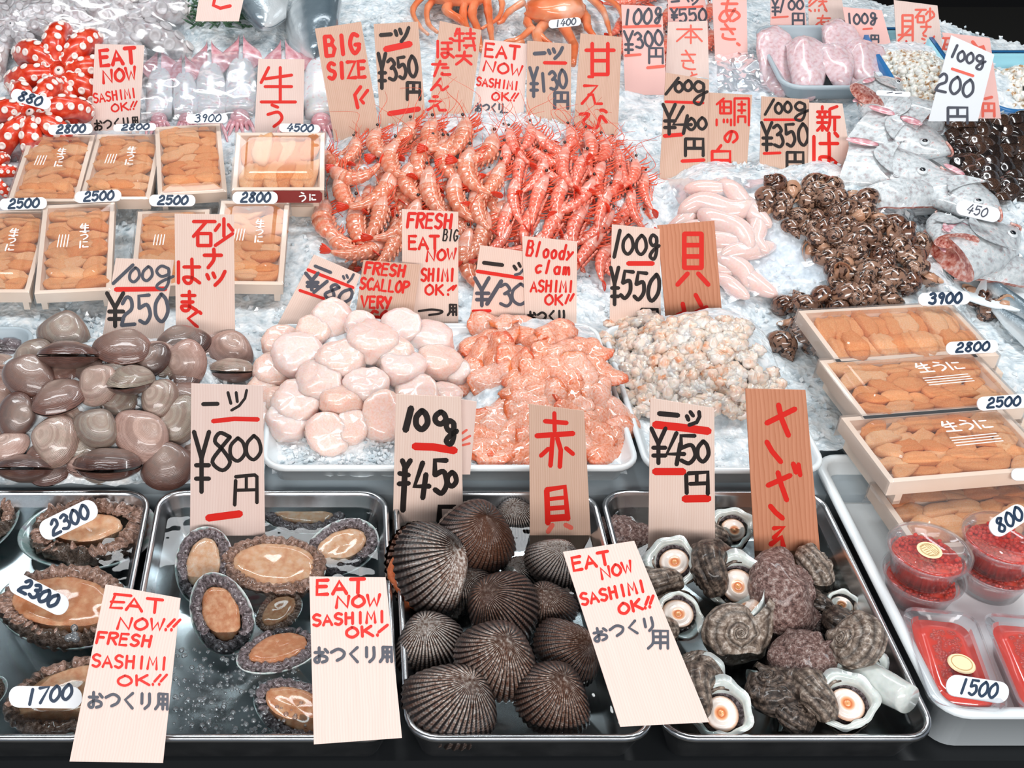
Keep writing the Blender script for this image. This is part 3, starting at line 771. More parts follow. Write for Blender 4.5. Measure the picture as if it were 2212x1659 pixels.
PT('tan strip reading 100g with the price 400 in brown ink', 3, [(1438, 157), (1532, 172), (1527, 395), (1424, 390)], 402, hb(1475, 402), 12, 'tan',
   [('L', (1445, 665, 1335, 805), 26, 'k'), ('B', '0', (1412, 700, 1480, 785), 26, 'k'), ('B', '0', (1490, 685, 1560, 775), 26, 'k'), ('B', 'g', (1545, 695, 1690, 890), 26, 'k'), ('L', (1335, 868, 1655, 878), 24, 'r'), ('B', 'Y_', (1312, 890, 1430, 1145), 30, 'k'), ('B', '4', (1400, 910, 1555, 1140), 30, 'k'), ('W', '00', (1505, 1060, 1690, 1050), 100, 26, 'k'), ('L', (1325, 1160, 1472, 1148), 34, 'r'), ('B', '円', (1485, 1185, 1655, 1330), 28, 'k'), ('L', (1475, 1375, 1662, 1365), 30, 'r')])
PT('tan strip with red characters beside the 400 price', 3, [(1532, 200), (1625, 205), (1612, 380), (1527, 395)], 400, hb(1570, 400), 12, 'tan',
   [('B', '鯛', (1770, 840, 2045, 1070), 20, 'r'), ('B', 'の', (1840, 1110, 1945, 1215), 24, 'r'), ('B', '白', (1712, 1240, 1885, 1470), 26, 'r'), ('L', (1740, 1530, 1790, 1515, 1815, 1540), 26, 'r')])
PT('pink strip priced 100 at the top behind the fillet tray', 4, [(1665, -20), (1735, -20), (1745, 80), (1664, 80)], 86, hb(1700, 86), 12, 'pink',
   [('B', 'Y_', (65, -20, 135, 130), 18, 'g'), ('L', (170, -10, 140, 105), 18, 'g'), ('W', '00', (200, 45, 340, 35), 80, 18, 'g'), ('L', (72, 150, 205, 140), 16, 'p'), ('B', '円', (235, 115, 340, 218), 18, 'g'), ('L', (220, 243, 325, 236), 16, 'p')])
PT('pale strip with red characters standing among the fillets', 4, [(1745, -20), (1817, -10), (1830, 60), (1748, 75)], 90, hb(1787, 90), 12, 'white',
   [('B', '然', (385, -30, 535, 95), 16, 'p'), ('B', 'あ', (440, 130, 580, 240), 16, 'p')])
PT('pink strip reading 100g behind the right end of the fillets', 4, [(1820, 15), (1905, 22), (1937, 140), (1840, 120)], 145, hb(1880, 145), 12, 'pink',
   [('L', (725, 115, 732, 205), 18, 'g'), ('W', '00', (755, 165, 890, 155), 85, 18, 'g'), ('B', 'g', (895, 110, 960, 210), 18, 'g'), ('L', (845, 248, 920, 242), 16, 'p'), ('B', '円', (905, 300, 975, 360), 16, 'g')])
PT('strip with red characters in two columns before the dark background', 4, [(1931, 0), (2025, 12), (2040, 135), (1940, 140)], 150, hb(1990, 150), 12, 'white',
   [('B', '砂', (1290, 70, 1450, 190), 18, 'p'), ('B', 'ナ', (1335, 200, 1420, 285), 18, 'p'), ('B', 'シ', (1345, 290, 1450, 375), 18, 'p'), ('B', '身', (1145, 130, 1300, 345), 20, 'p'), ('B', 'し', (1195, 350, 1270, 420), 20, 'r'), ('B', 'じ', (1195, 440, 1280, 550), 20, 'r')])
PT('pink strip with red marks tucked behind the 200 price', 4, [(2035, 70), (2138, 82), (2162, 250), (2090, 250)], 256, hb(2115, 256) + .05, 10, 'pink',
   [('B', '石', (1520, 325, 1590, 420), 18, 'p'), ('L', (1775, 355, 1820, 410, 1865, 395, 1875, 435), 30, 'p'), ('L', (1880, 840, 1940, 825), 24, 'p'), ('B', '円', (1850, 880, 1960, 990), 24, 'p')])
PT('grey-white strip reading 100g 200 leaning by the black clams', 4, [(2055, 76), (2148, 118), (2112, 262), (2010, 245)], 262, hb(2060, 262) + .075, 14, 'card',
   [('L', (1645, 385, 1600, 485), 24, 'g'), ('W', '00', (1640, 470, 1790, 500), 90, 22, 'g'), ('B', 'g', (1785, 470, 1885, 590), 22, 'g'), ('L', (1600, 585, 1780, 645), 24, 'p'), ('W', '200', (1465, 690, 1790, 760), 150, 24, 'g'), ('B', '円', (1545, 915, 1730, 1050), 24, 'g')])
PT('tan strip reading 100g with the price 350 above the spotted snails', 4, [(1645, 208), (1748, 215), (1750, 395), (1640, 395)], 412, hb(1695, 412), 12, 'tan',
   [('L', (85, 845, 10, 975), 24, 'k'), ('W', '00', (85, 925, 240, 905), 90, 24, 'k'), ('B', 'g', (235, 870, 380, 1025), 24, 'k'), ('L', (5, 1018, 328, 1018), 22, 'r'), ('B', 'Y_', (-20, 1040, 80, 1280), 28, 'k'), ('W', '350', (65, 1160, 385, 1140), 185, 28, 'k'), ('L', (0, 1305, 140, 1300), 24, 'r'), ('B', '円', (180, 1295, 335, 1440), 26, 'k'), ('L', (165, 1490, 330, 1478), 24, 'r')])
PT('striped strip with bright red characters above the spotted snails', 4, [(1748, 222), (1820, 224), (1845, 390), (1745, 395)], 414, hb(1795, 414), 12, 'pale',
   [('B', '新', (455, 905, 645, 1110), 26, 'r'), ('B', 'ば', (400, 1130, 630, 1400), 30, 'r'), ('B', 'い', (430, 1450, 590, 1560), 34, 'r')])
PT('striped strip with two columns of red characters behind the large clams', 5, [(377, 462), (505, 464), (508, 735), (380, 712)], 745, .06, 12, 'pale',
   [('B', '砂', (1650, 285, 1985, 515), 30, 'r'), ('B', 'ナ', (1742, 545, 1890, 705), 32, 'r'), ('B', 'ツ', (1765, 735, 1920, 855), 32, 'r'), ('B', 'は', (1500, 630, 1705, 835), 30, 'r'), ('B', 'ま', (1535, 905, 1680, 1070), 30, 'r'), ('B', 'ぐ', (1575, 1080, 1715, 1210), 30, 'r')])
PT('striped strip reading 100g with the price 250 behind the large clams', 5, [(250, 558), (376, 562), (355, 708), (225, 705)], 738, .06, 14, 'pale',
   [('L', (1135, 680, 965, 840), 30, 'g'), ('W', '00', (1090, 770, 1310, 750), 120, 26, 'g', .2), ('B', 'g', (1295, 690, 1480, 890), 26, 'g'), ('L', (990, 890, 1410, 885), 42, 'r'), ('B', 'Y_', (912, 920, 1070, 1205), 36, 'k'), ('W', '250', (1020, 1080, 1445, 1040), 235, 32, 'g', .1)])
PT('tilted striped strip priced 180 behind the scallops', 6, [(678, 550), (778, 593), (735, 725), (595, 710)], 735, .06, 14, 'pale',
   [('L', (515, 690, 650, 745), 28, 'g'), ('B', 'ツ', (755, 760, 845, 830), 22, 'g'), ('L', (455, 722, 840, 875), 28, 'r'), ('B', 'Y_', (435, 750, 555, 895), 32, 'g'), ('L', (620, 820, 505, 915), 30, 'g'), ('W', '80', (600, 890, 835, 960), 130, 28, 'g', .3), ('L', (385, 898, 590, 968), 26, 'r'), ('L', (565, 1045, 640, 1005, 715, 1008, 780, 1055), 24, 'g')])
PT('tan strip reading FRESH SCALLOP VERY GOOD behind the scallops', 6, [(785, 562), (908, 572), (890, 700), (765, 700)], 732, .06, 12, 'tan',
   [('W', 'FRESH', (935, 705, 1290, 735), 95, 24, 'r', .15), ('W', 'SCALLOP', (895, 835, 1320, 875), 95, 22, 'r', .1), ('W', 'VERY', (905, 995, 1170, 1005), 95, 24, 'r'), ('W', 'GO', (975, 1120, 1160, 1120), 90, 26, 'r')])
PT('striped strip reading FRESH BIG EAT NOW in front of the prawns', 6, [(868, 452), (990, 458), (990, 700), (870, 690)], 716, .06, 12, 'pale',
   [('W', 'FRESH', (1295, 300, 1690, 310), 120, 26, 'r', .15), ('W', 'EAT', (1300, 490, 1580, 490), 110, 26, 'r'), ('W', 'BIG', (1605, 425, 1740, 430), 95, 14, 'k', .2), ('W', 'NOW', (1460, 605, 1725, 585), 90, 22, 'r', .1), ('W', 'SHIMI', (1415, 765, 1715, 765), 105, 22, 'r', .1), ('W', 'OK', (1445, 890, 1620, 895), 85, 20, 'r'), ('L', (1700, 860, 1650, 900), 20, 'r'), ('L', (1720, 855, 1690, 895), 20, 'r'), ('L', (1650, 930, 1652, 936), 22, 'r'), ('B', 'つ', (1400, 1055, 1600, 1115), 20, 'k'), ('B', '用', (1648, 1020, 1730, 1110), 20, 'k')])
PT('striped strip priced 130 behind the orange clam meat', 6, [(1037, 530), (1142, 545), (1150, 705), (1013, 700)], 728, .06, 12, 'pale',
   [('L', (1955, 662, 2115, 682), 34, 'k'), (7, 'L', (40, 690, 60, 720), 28, 'k'), (7, 'L', (80, 665, 95, 695), 26, 'k'), (7, 'L', (140, 650, 135, 705, 90, 755, 50, 765), 24, 'g'), (0, 'L', (1031, 586, 1128, 601), 8, 'r'), ('B', 'Y_', (1878, 790, 2015, 1030), 32, 'g'), (0, 'L', (1083, 607, 1052, 657), 9, 'g'), (0, 'B', '3', (1078, 614, 1104, 661), 7, 'g'), (0, 'B', '0', (1104, 613, 1141, 658), 7, 'g'), ('L', (1865, 1075, 2010, 1072), 28, 'r')])
PT('striped strip reading Bloody clam SASHIMI OK behind the orange meat', 7, [(1128, 510), (1247, 522), (1245, 715), (1135, 712)], 730, .06, 12, 'pale',
   [('W', 'Bloody', (145, 535, 550, 580), 125, 22, 'r', .1), ('W', 'clam', (210, 690, 525, 710), 110, 22, 'r', .1), ('W', 'ASHIMI', (180, 860, 555, 865), 95, 20, 'r', .1), ('W', 'OK', (295, 975, 465, 980), 85, 20, 'r'), ('L', (510, 935, 480, 1010), 20, 'r'), ('L', (550, 930, 520, 985), 22, 'r'), ('W', 'おつくり', (150, 1125, 490, 1115), 90, 20, 'k'), ('B', '用', (425, 1190, 545, 1260), 20, 'k')])
PT('striped strip reading 100g with the price 550 behind the pale clam meat', 7, [(1322, 485), (1425, 495), (1428, 700), (1317, 690)], 722, .06, 12, 'pale',
   [('L', (945, 385, 895, 615), 32, 'k'), ('W', '00', (955, 505, 1180, 510), 165, 30, 'k'), ('B', 'g', (1180, 425, 1280, 630), 30, 'k'), ('L', (1015, 668, 1225, 668), 40, 'r'), ('B', 'Y_', (865, 700, 942, 1020), 32, 'k'), ('W', '550', (945, 845, 1290, 880), 230, 34, 'k', .15), ('B', '円', (1115, 1060, 1265, 1170), 30, 'k')])
PT('cedar-brown strip with one large red character behind the pale clam meat', 7, [(1420, 487), (1543, 477), (1560, 680), (1437, 680)], 720, .06, 12, 'brown',
   [('B', '貝', (1435, 415, 1700, 850), 40, 'r'), ('L', (1435, 1110, 1500, 1085), 38, 'r'), ('L', (1480, 1010, 1500, 1100), 38, 'r'), ('L', (1590, 935, 1640, 1030), 38, 'r'), ('L', (1590, 1085, 1685, 1040), 36, 'r')])
PT('tall pale strip priced 800 standing in the small abalone tray', 9, [(413, 829), (568, 833), (573, 1180), (410, 1195)], 1200, .012, 14, 'white',
   [('L', (1732, 210, 1858, 207), 36, 'k'), ('L', (1945, 110, 1970, 205), 26, 'k'), ('L', (2015, 110, 2025, 190), 26, 'k'), ('L', (2105, 90, 2090, 160, 2040, 225, 1975, 262), 24, 'k'), ('L', (1818, 355, 2000, 335, 2200, 340), 40, 'r'), ('B', 'Y_', (1655, 445, 1800, 960), 38, 'k'), ('B', '8', (1790, 455, 1985, 775), 34, 'k'), (0, 'B', '0', (495, 946, 529, 996), 8, 'k'), (0, 'B', '0', (530, 941, 563, 993), 8, 'k'), (0, 'L', (509, 1038, 507, 1091), 8, 'k'), (0, 'L', (509, 1030, 550, 1026, 555, 1030, 555, 1086), 8, 'k'), (0, 'L', (532, 1030, 532, 1058), 7, 'k'), (0, 'L', (511, 1059, 552, 1058), 7, 'k'), (0, 'L', (450, 1119, 518, 1110), 16, 'r')])
PT('striped strip with bold black 100g 450 in the ark clam tray', 10, [(855, 852), (996, 858), (1000, 1110), (848, 1160)], 1168, .012, 12, 'pale',
   [('L', (1335, 245, 1288, 430), 58, 'k'), ('B', '0', (1370, 265, 1475, 425), 52, 'k'), ('B', '0', (1535, 275, 1630, 380), 48, 'k'), ('B', 'g', (1610, 350, 1725, 550), 46, 'k'), ('L', (1368, 570, 1520, 575, 1705, 605), 66, 'r'), ('L', (1260, 690, 1285, 750), 45, 'k'), ('L', (1330, 690, 1285, 760), 45, 'k'), ('L', (1285, 750, 1265, 1115), 50, 'k'), ('L', (1235, 800, 1315, 815), 42, 'k'), ('L', (1230, 890, 1315, 885), 42, 'k'), ('B', '4', (1365, 710, 1490, 1010), 46, 'k'), ('B', '5', (1525, 690, 1650, 970), 46, 'k'), ('B', '0', (1640, 790, 1720, 910), 44, 'k'), ('L', (1575, 1210, 1580, 1085, 1700, 1085, 1700, 1210), 50, 'k')])
PT('pale pink strip edge behind the 450 strip in the clam tray', 10, [(978, 860), (1030, 868), (1016, 1020), (975, 1015)], 1025, .085, 12, 'white',
   [('L', (1770, 460, 1810, 430), 20, 'p'), ('L', (1770, 520, 1840, 480), 20, 'p'), ('L', (1775, 560, 1835, 545), 20, 'p')])
PT('striped strip with two red characters in the ark clam tray', 11, [(1143, 873), (1262, 888), (1278, 1190), (1145, 1190)], 1198, .012, 12, 'tan',
   [('L', (385, 285, 388, 440), 36, 'r'), ('L', (305, 355, 490, 370), 40, 'r'), ('L', (235, 480, 545, 460), 46, 'r'), ('L', (370, 500, 352, 735), 40, 'r'), ('L', (410, 500, 440, 600, 432, 745), 40, 'r'), ('L', (335, 590, 270, 650), 38, 'r'), ('L', (485, 585, 545, 635), 38, 'r'),
    ('L', (320, 945, 330, 1225), 48, 'r'), ('L', (320, 940, 475, 915, 500, 1190), 46, 'r'), ('L', (345, 1020, 480, 1005), 34, 'r'), ('L', (345, 1100, 480, 1090), 40, 'r'), ('L', (345, 1185, 490, 1175), 60, 'r'), ('L', (370, 1240, 330, 1300), 40, 'p'), ('L', (480, 1240, 530, 1265), 40, 'p')])
PT('pale striped strip priced 450 in the turban shell tray', 11, [(1405, 860), (1543, 882), (1545, 1220), (1400, 1215)], 1225, .012, 12, 'pale',
   [('L', (1280, 290, 1440, 305), 44, 'k'), ('L', (1515, 310, 1530, 345), 36, 'k'), ('L', (1545, 275, 1570, 310), 34, 'k'), ('L', (1620, 275, 1625, 315, 1600, 365, 1535, 388), 34, 'k'), ('L', (1248, 385, 1480, 410, 1698, 440), 68, 'r'), ('B', 'Y_', (1212, 415, 1350, 715), 36, 'k'), ('B', '4', (1345, 455, 1495, 725), 38, 'k'), ('B', '5', (1450, 480, 1600, 715), 36, 'k'), ('B', '0', (1600, 525, 1700, 700), 36, 'k'), ('L', (1245, 785, 1485, 785), 62, 'r'), ('L', (1510, 815, 1515, 970), 36, 'k'), ('L', (1530, 800, 1695, 790, 1695, 975), 38, 'k'), ('L', (1600, 800, 1600, 890), 32, 'k'), ('L', (1540, 890, 1690, 885), 34, 'k'), ('L', (1498, 1018, 1698, 1015), 64, 'r')])
PT('tall cedar-brown strip with red characters in the turban shell tray', 12, [(1610, 840), (1740, 843), (1775, 1230), (1630, 1190)], 1232, .012, 12, 'brown',
   [('L', (125, 215, 150, 330, 210, 475), 46, 'r'), ('L', (25, 370, 265, 250), 46, 'r'), ('L', (25, 530, 70, 610, 145, 700), 44, 'r'), ('L', (250, 715, 275, 790), 44, 'r'), ('L', (295, 720, 310, 815), 38, 'r'), ('L', (120, 790, 150, 900, 195, 1025), 44, 'r'), ('L', (35, 900, 225, 815), 44, 'r'), ('L', (55, 1075, 100, 1130, 160, 1180), 44, 'r'), ('L', (85, 1265, 170, 1255, 85, 1345), 40, 'r'), ('L', (60, 1400, 150, 1340, 165, 1420), 46, 'r'), ('L', (315, 1450, 325, 1540), 40, 'p')])
PT('striped strip reading EAT NOW FRESH SASHIMI OK at the bottom left', 13, [(228, 1262), (390, 1292), (352, 1648), (150, 1645)], 1622, .0545, 50, 'white',
   [('L', (985, 175, 940, 290, 1040, 295), 24, 'r'), ('L', (975, 175, 1120, 190), 24, 'r'), ('L', (945, 240, 1060, 245), 22, 'r'), ('W', 'AT', (1065, 250, 1400, 285), 115, 26, 'r'), ('W', 'NOW"', (995, 425, 1545, 440), 95, 24, 'r', .1), ('W', 'FRESH', (815, 545, 1300, 580), 95, 24, 'r', .15), ('W', 'SASHIMI', (775, 740, 1445, 770), 105, 22, 'r', .05), ('W', 'OK"', (985, 915, 1440, 905), 85, 22, 'r'), ('W', 'おつくり用', (745, 1075, 1455, 1095), 130, 26, 'g')])
PT('striped strip reading EAT NOW SASHIMI OK between abalones and ark clams', 14, [(668, 1245), (833, 1247), (868, 1590), (678, 1608)], 1594, .0545, 50, 'white',
   [('W', 'EAT', (505, 120, 950, 105), 120, 32, 'r', .05), ('W', 'NOW', (685, 245, 1080, 225), 95, 28, 'r', .05), ('W', 'SASHIMI', (485, 400, 1130, 365), 95, 25, 'r', .05), ('W', 'OK!', (765, 505, 1150, 480), 85, 26, 'r'), ('W', 'おつくり用', (500, 695, 1195, 690), 125, 27, 'g')])
PT('smooth tilted strip reading EAT NOW SASHIMI OK over the turban tray rim', 15, [(1216, 1192), (1370, 1168), (1512, 1512), (1340, 1570)], 1560, .060, 52, 'white',
   [(0, 'W', 'EAT', (1232, 1220, 1318, 1204), 28, 7, 'r'), (0, 'W', 'NOW', (1296, 1240, 1366, 1222), 24, 6, 'r'), ('W', 'SASHIMI', (600, 225, 1170, 100), 100, 24, 'r'), ('W', 'OK"', (920, 310, 1250, 230), 90, 26, 'r'), ('W', 'おつくり', (710, 530, 1260, 420), 110, 24, 'g'), ('B', '用', (1185, 490, 1375, 640), 24, 'g')])
PT('pale strip with a single red stroke resting on the green sprig', 1, [(432, -20), (528, -10), (516, 45), (424, 33)], 46, hb(470, 46) + .06, 25, 'white', [('L', (1835, -20, 1820, 45, 1880, 70, 1965, 50), 30, 'r')])

# ------------------------------------------------------------------ bivalves
def valve_mesh(name, mat, T=.30, nth=72, ns=16, ribs=0, ra=0.0, tri=.22, H=.40, sign=1, seed=0, skew=.04, inner=None):
    def f(U, V):
        th = U * 2 * math.pi; s = V; st = np.sin(th); up = np.maximum(0, st)
        mx = .5 * np.cos(th) * (1 - tri * up ** 1.3) + skew * up; my = H * st * (1 + .06 * up)
        ux, uy = skew * 1.4, H * .72
        X = ux + (mx - ux) * s; Y = uy + (my - uy) * s
        w = (1 - st) / 2; q = np.clip(s / .5, 0, 1); q = q * q * (3 - 2 * q)
        Z = T * np.maximum(0, 1 - s ** 2.4) ** .62 * (.55 + .45 * q * w)
        if ribs: k = 1 + ra * np.cos(ribs * th) * np.clip(s * 2, 0, 1); Z = Z * k; X = ux + (X - ux) * (1 + ra * .35 * np.cos(ribs * th) * s ** 4); Y = uy + (Y - uy) * (1 + ra * .35 * np.cos(ribs * th) * s ** 4)
        else:
            Z = Z * (1 + .012 * np.sin(s * 60)) + .004 * fn(np.stack((X, Y, Z), -1), 6, 2, seed)
        return X, Y, Z * sign
    b = MB(); V, Fc, uv = grid(nth, ns, f, cu=True)
    if sign > 0: pass
    b.add(V, Fc, 0, uv)
    # inner side: a lip and a shallow dish
    V2, F2, u2 = grid(36, 4, lambda U, Vv: tuple(a for a in (lambda P: (P[0] * .97, P[1] * .97, P[2] * .55 - .004 * sign))(f(U, 1 - Vv * .7))), cu=True)
    b.add(V2, F2, 1, u2)
    return b.mesh(name, [mat, inner or mat])


def bivalve(name, mat, gap=4, flesh=None, **k):
    up = valve_mesh('valve', mat, **k); lo = valve_mesh('valve', mat, sign=-1, **k)
    a = math.radians(gap) / 2; H = k.get('H', .4)
    for me, s_ in ((up, 1), (lo, -1)):
        me.transform(Matrix.Translation((0, H, 0)) @ Matrix.Rotation(-s_ * a, 4, 'X') @ Matrix.Translation((0, -H, 0)))
    parts = [('valve', up), ('valve', lo)]
    if flesh:
        b = MB(); V, Fc, uv = blob(28, 10, .36, .30, max(.05, math.radians(gap) * .30), amp=.22, fr=3, seed=3); b.add(V + (0, -.10, 0), Fc, 0, uv); parts.append(('flesh', b.mesh('flesh', flesh)))
    return (name, parts)


CL = [bivalve('large_clam', MT['clam'], gap=g, T=t, tri=tr, H=h, seed=i) for i, (g, t, tr, h) in enumerate([(2, .24, .25, .38), (3, .27, .35, .42), (4, .25, .28, .40), (2, .29, .18, .40)])]
ARK = bivalve('ark_clam', MT['ark'], gap=2, T=.33, nth=240, ns=26, ribs=40, ra=.045, tri=.30, H=.42, skew=.06)
ARKO = bivalve('ark_clam', MT['ark'], gap=16, flesh=MT['flesh'], T=.31, nth=240, ns=26, ribs=40, ra=.045, tri=.30, H=.42, skew=.06)
SHJ = ('black_clam', bivalve('black_clam', MT['shijimi'], gap=3, T=.30, nth=20, ns=6, tri=.3, H=.42)[1])


def mat3(p, px, py, ang, tilt, s, roll=0.0, H=None, sz=None):
    """long axis along the screen angle; the shell's face tilted 'tilt' deg from lying flat towards the viewer"""
    x = toward(px, py, ang, p); z = Vector((0, 0, 1)); M = frame(p, x=x, z=z, s=1)
    R = Matrix.Rotation(math.radians(tilt), 4, Vector((1, 0, 0))) ; Ry = Matrix.Rotation(math.radians(roll), 4, Vector((0, 1, 0)))
    # tilt about the camera's horizontal axis so that the face turns to the viewer
    return Matrix.Translation(p) @ R @ Ry @ Matrix.Translation(-Vector(p)) @ M @ Matrix.Diagonal((s, s, sz or s, 1))


# (px,py,width px,screen angle of the long axis,tilt,template,note)
CLP = [(137, 722, 118, -5, 55, 1, 'pinkish pale clam at the back left of the pile'), (148, 768, 135, -8, -35, 2, 'gaping tan clam with its seam turned forward'), (265, 752, 135, -6, 10, 0, 'olive grey clam in front of the 250 strip'),
       (395, 742, 125, -10, 15, 0, 'grey clam half hidden under the back rim of the pile'), (402, 785, 108, 70, 60, 1, 'greenish ringed clam with tiny dots in the middle'), (280, 822, 130, 82, -20, 2, 'dark clam standing on edge'),
       (210, 832, 100, 30, 50, 1, 'pale pink clam behind the standing dark clam'), (500, 758, 105, 15, 45, 3, 'pale speckled clam beside the scallop tray'), (500, 800, 115, -25, -30, 2, 'dark glossy clam with a white chip beside the scallop tray'),
       (65, 815, 128, 12, 35, 0, 'dark red-brown clam at the left'), (128, 860, 130, 22, 5, 0, 'smooth grey clam lying on the dark red clam'), (35, 898, 105, 80, 45, 3, 'pink clam at the left edge of the photo'),
       (120, 952, 122, 60, 40, 1, 'purple grey clam with a steep tip'), (207, 925, 105, -20, 55, 1, 'cream clam with a pale ring'), (305, 942, 142, -38, 45, 0, 'large brown purple clam with growth lines'),
       (388, 905, 120, -65, 40, 0, 'brown striped clam touching the 800 strip'), (232, 1003, 152, -4, -25, 2, 'tan clam showing its seam at the front of the pile'), (362, 1008, 122, 10, 48, 1, 'pink clam at the front beside the 800 strip'),
       (52, 1012, 130, 5, -40, 2, 'dark clam at the front left corner of the pile'), (22, 965, 90, -30, 25, 0, 'brown clam leaning at the left edge'), (345, 865, 100, 45, 40, 3, 'speckled clam behind the brown purple clam'),
       (332, 775, 85, -50, 35, 3, 'small clam wedged under the grey clams'), (455, 735, 95, 10, 20, 0, 'grey blue clam beside the two-column strip')]
for i, (px, py, w, a, t, k, nt) in enumerate(CLP):
    p = hit(px, py, Hbed, .014); s = w / sc_at(p)
    if i in (3, 7): pass
    inst(CL[k], mat3(p, px, py, a, t, s, 180 if i % 2 and k != 1 else 0), nt, 'clam', 'large clams heaped on the ice')
r = random.Random(4)
for i in range(42):
    px, py = r.uniform(-20, 520), r.uniform(755, 1012); p = hit(px, py, Hbed, -.006)
    inst(CL[i % 4], mat3(p, px, py, r.uniform(0, 180), r.uniform(-20, 50), 110 / sc_at(p)), 'wet clam buried between others deep in the clam pile', 'clam', 'clams buried in the pile')

AK = [(1030, 1165, 195, 14, 62, 200, ARK, .062, 'largest pale-ribbed ark clam at the top of the tray'), (925, 1230, 215, 62, 45, 200, ARKO, .058, 'big ark clam gaping with an orange edge, at the tray left side'), (1195, 1215, 130, -20, 30, 0, ARK, .045, 'ark clam with a white worn top beside the tilted strip'),
      (1108, 1125, 110, 10, 40, 0, ARK, .028, 'brown ark clam behind in the dark water'), (925, 1395, 165, 20, 40, 0, ARK, .042, 'ark clam with white dashes in the left middle of the tray'), (1085, 1320, 185, 60, 35, 0, ARK, .050, 'ark clam tipped up behind the central one'),
      (1075, 1430, 200, 25, 55, 180, ARK, .064, 'ark clam lying across the centre with ribs fanning up'), (1185, 1312, 130, -5, 45, 180, ARK, .040, 'brown ark clam half under the water beside the tilted strip'), (1225, 1408, 165, -48, 30, 0, ARK, .042, 'ark clam slanting under the tilted strip'),
      (970, 1522, 215, -22, 42, 0, ARKO, .046, 'ark clam with bright orange flesh showing at the tray front'), (1195, 1512, 185, 30, 50, 180, ARK, .044, 'ark clam at the front right of its tray'), (1010, 1275, 120, 30, 35, 0, ARK, .03, 'ark clam sunk behind the gaping one'),
      (1125, 1250, 110, 50, 30, 0, ARK, .022, 'ark clam deep in the dark water under the top one'), (1265, 1250, 90, 10, 30, 0, ARK, .03, 'small ark clam beside the right rim of the tray')]
for px, py, w, a, t, ro, tp, z, nt in AK:
    p = gp(px, py, z); inst(tp, mat3(p, px, py, a, t, w / sc_at(p), ro), nt, 'ark clam', 'ark clams in the steel tray')

# black clams, far right
r = random.Random(9); k = 0
for row in range(11):
    for c in range(9):
        px = 2045 + c * 24 + r.uniform(-9, 9) + (row % 2) * 11; py = 258 + row * 16.5 + r.uniform(-6, 6)
        if px < 2058 + max(0, (285 - py)) * .1 + max(0, py - 330) * .28: continue
        p = hit(px, py, Hbed, .006)
        inst(SHJ, mat3(p, px, py, r.uniform(0, 180), r.uniform(-20, 60), r.uniform(44, 56) / sc_at(p)), 'small glossy black clam in the heap at the right edge', 'small clam', 'black clams heaped at the right edge')

# ------------------------------------------------------------------ scallops and clam meat
SCT = []
for i in range(5):
    b = MB(); V, Fc, uv = blob(40, 22, .5, .46, .25, e=.50, amp=.09, fr=2.0, seed=i + 20); b.add(V, Fc, 0, uv); SCT.append(('scallop', [('scallop', b.mesh('scallop', MT['scallop']))]))
SP = [(715, 690, 100, 25), (867, 705, 95, 10), (805, 735, 120, -10), (925, 728, 110, -15), (610, 740, 90, 5), (645, 765, 120, 10), (735, 775, 105, 0), (870, 790, 105, -10), (950, 780, 100, -10), (590, 800, 90, 15),
      (690, 820, 110, 5), (790, 830, 100, -5), (640, 870, 115, 10), (740, 860, 100, -20), (900, 850, 100, 15), (600, 865, 80, 0), (830, 895, 110, 30), (710, 935, 100, 40), (625, 905, 105, 0), (760, 920, 80, 20), (960, 850, 80, -15), (850, 760, 90, 0),
      (900, 910, 100, 15), (960, 905, 80, 0), (575, 900, 70, 10), (985, 800, 70, 0), (675, 715, 80, 10), (565, 840, 70, 10), (780, 700, 70, 15)]
r = random.Random(2)
for i, (px, py, w, t) in enumerate(SP):
    p = hit(px, py + w * .04, HA, .012); s = w / sc_at(p) * 1.02
    ti = Matrix.Rotation(math.radians(t + 8), 3, 'X'); zz = ti @ Vector((r.uniform(-.2, .2), 0, 1))
    inst(SCT[i % 5], frame(p, x=toward(px, py, r.uniform(-60, 60), p), z=zz, s=s), 'plump pale pink shelled scallop in the heap on ice', 'scallop', 'shelled scallops on ice')

RCT = []
for i in range(6):
    rr_ = random.Random(i + 40); bend = rr_.uniform(.9, 1.9); tw = rr_.uniform(-.6, .6)
    def fz(P, bend=bend, tw=tw, i=i):
        x, y, z = P[:, 0].copy(), P[:, 1].copy(), P[:, 2].copy()
        a = y * bend * 2; R_ = 1 / (bend * 2); y2 = np.sin(a) * (R_ + z); z2 = np.cos(a) * (R_ + z) - R_
        z2 += .10 * fn(P, 3.2, 2, i) + tw * x * x * .5; y2 += tw * x * .3
        return np.column_stack((x, y2, z2))
    b = MB(); V, Fc, uv = blob(36, 20, .5, .42, .085, e=.8, amp=.18, fr=2.2, seed=i + 50, fz=fz); b.add(V, Fc, 0, uv); RCT.append(('red_clam_meat', [('red_clam_meat', b.mesh('red_clam_meat', MT['redclam']))]))
r = random.Random(12)
RC = []
for row, (py, x0, x1) in enumerate([(695, 1045, 1130), (735, 1010, 1125), (722, 1130, 1240), (760, 1110, 1300), (775, 1000, 1120), (800, 1090, 1330), (815, 990, 1080), (838, 1110, 1330), (868, 1120, 1340), (900, 1050, 1370), (930, 1030, 1365), (955, 1030, 1355), (976, 1040, 1345)]):
    x = x0 + 22
    while x < x1: RC.append((x + r.uniform(-8, 8), py + r.uniform(-7, 7), r.uniform(88, 116))); x += r.uniform(44, 58)
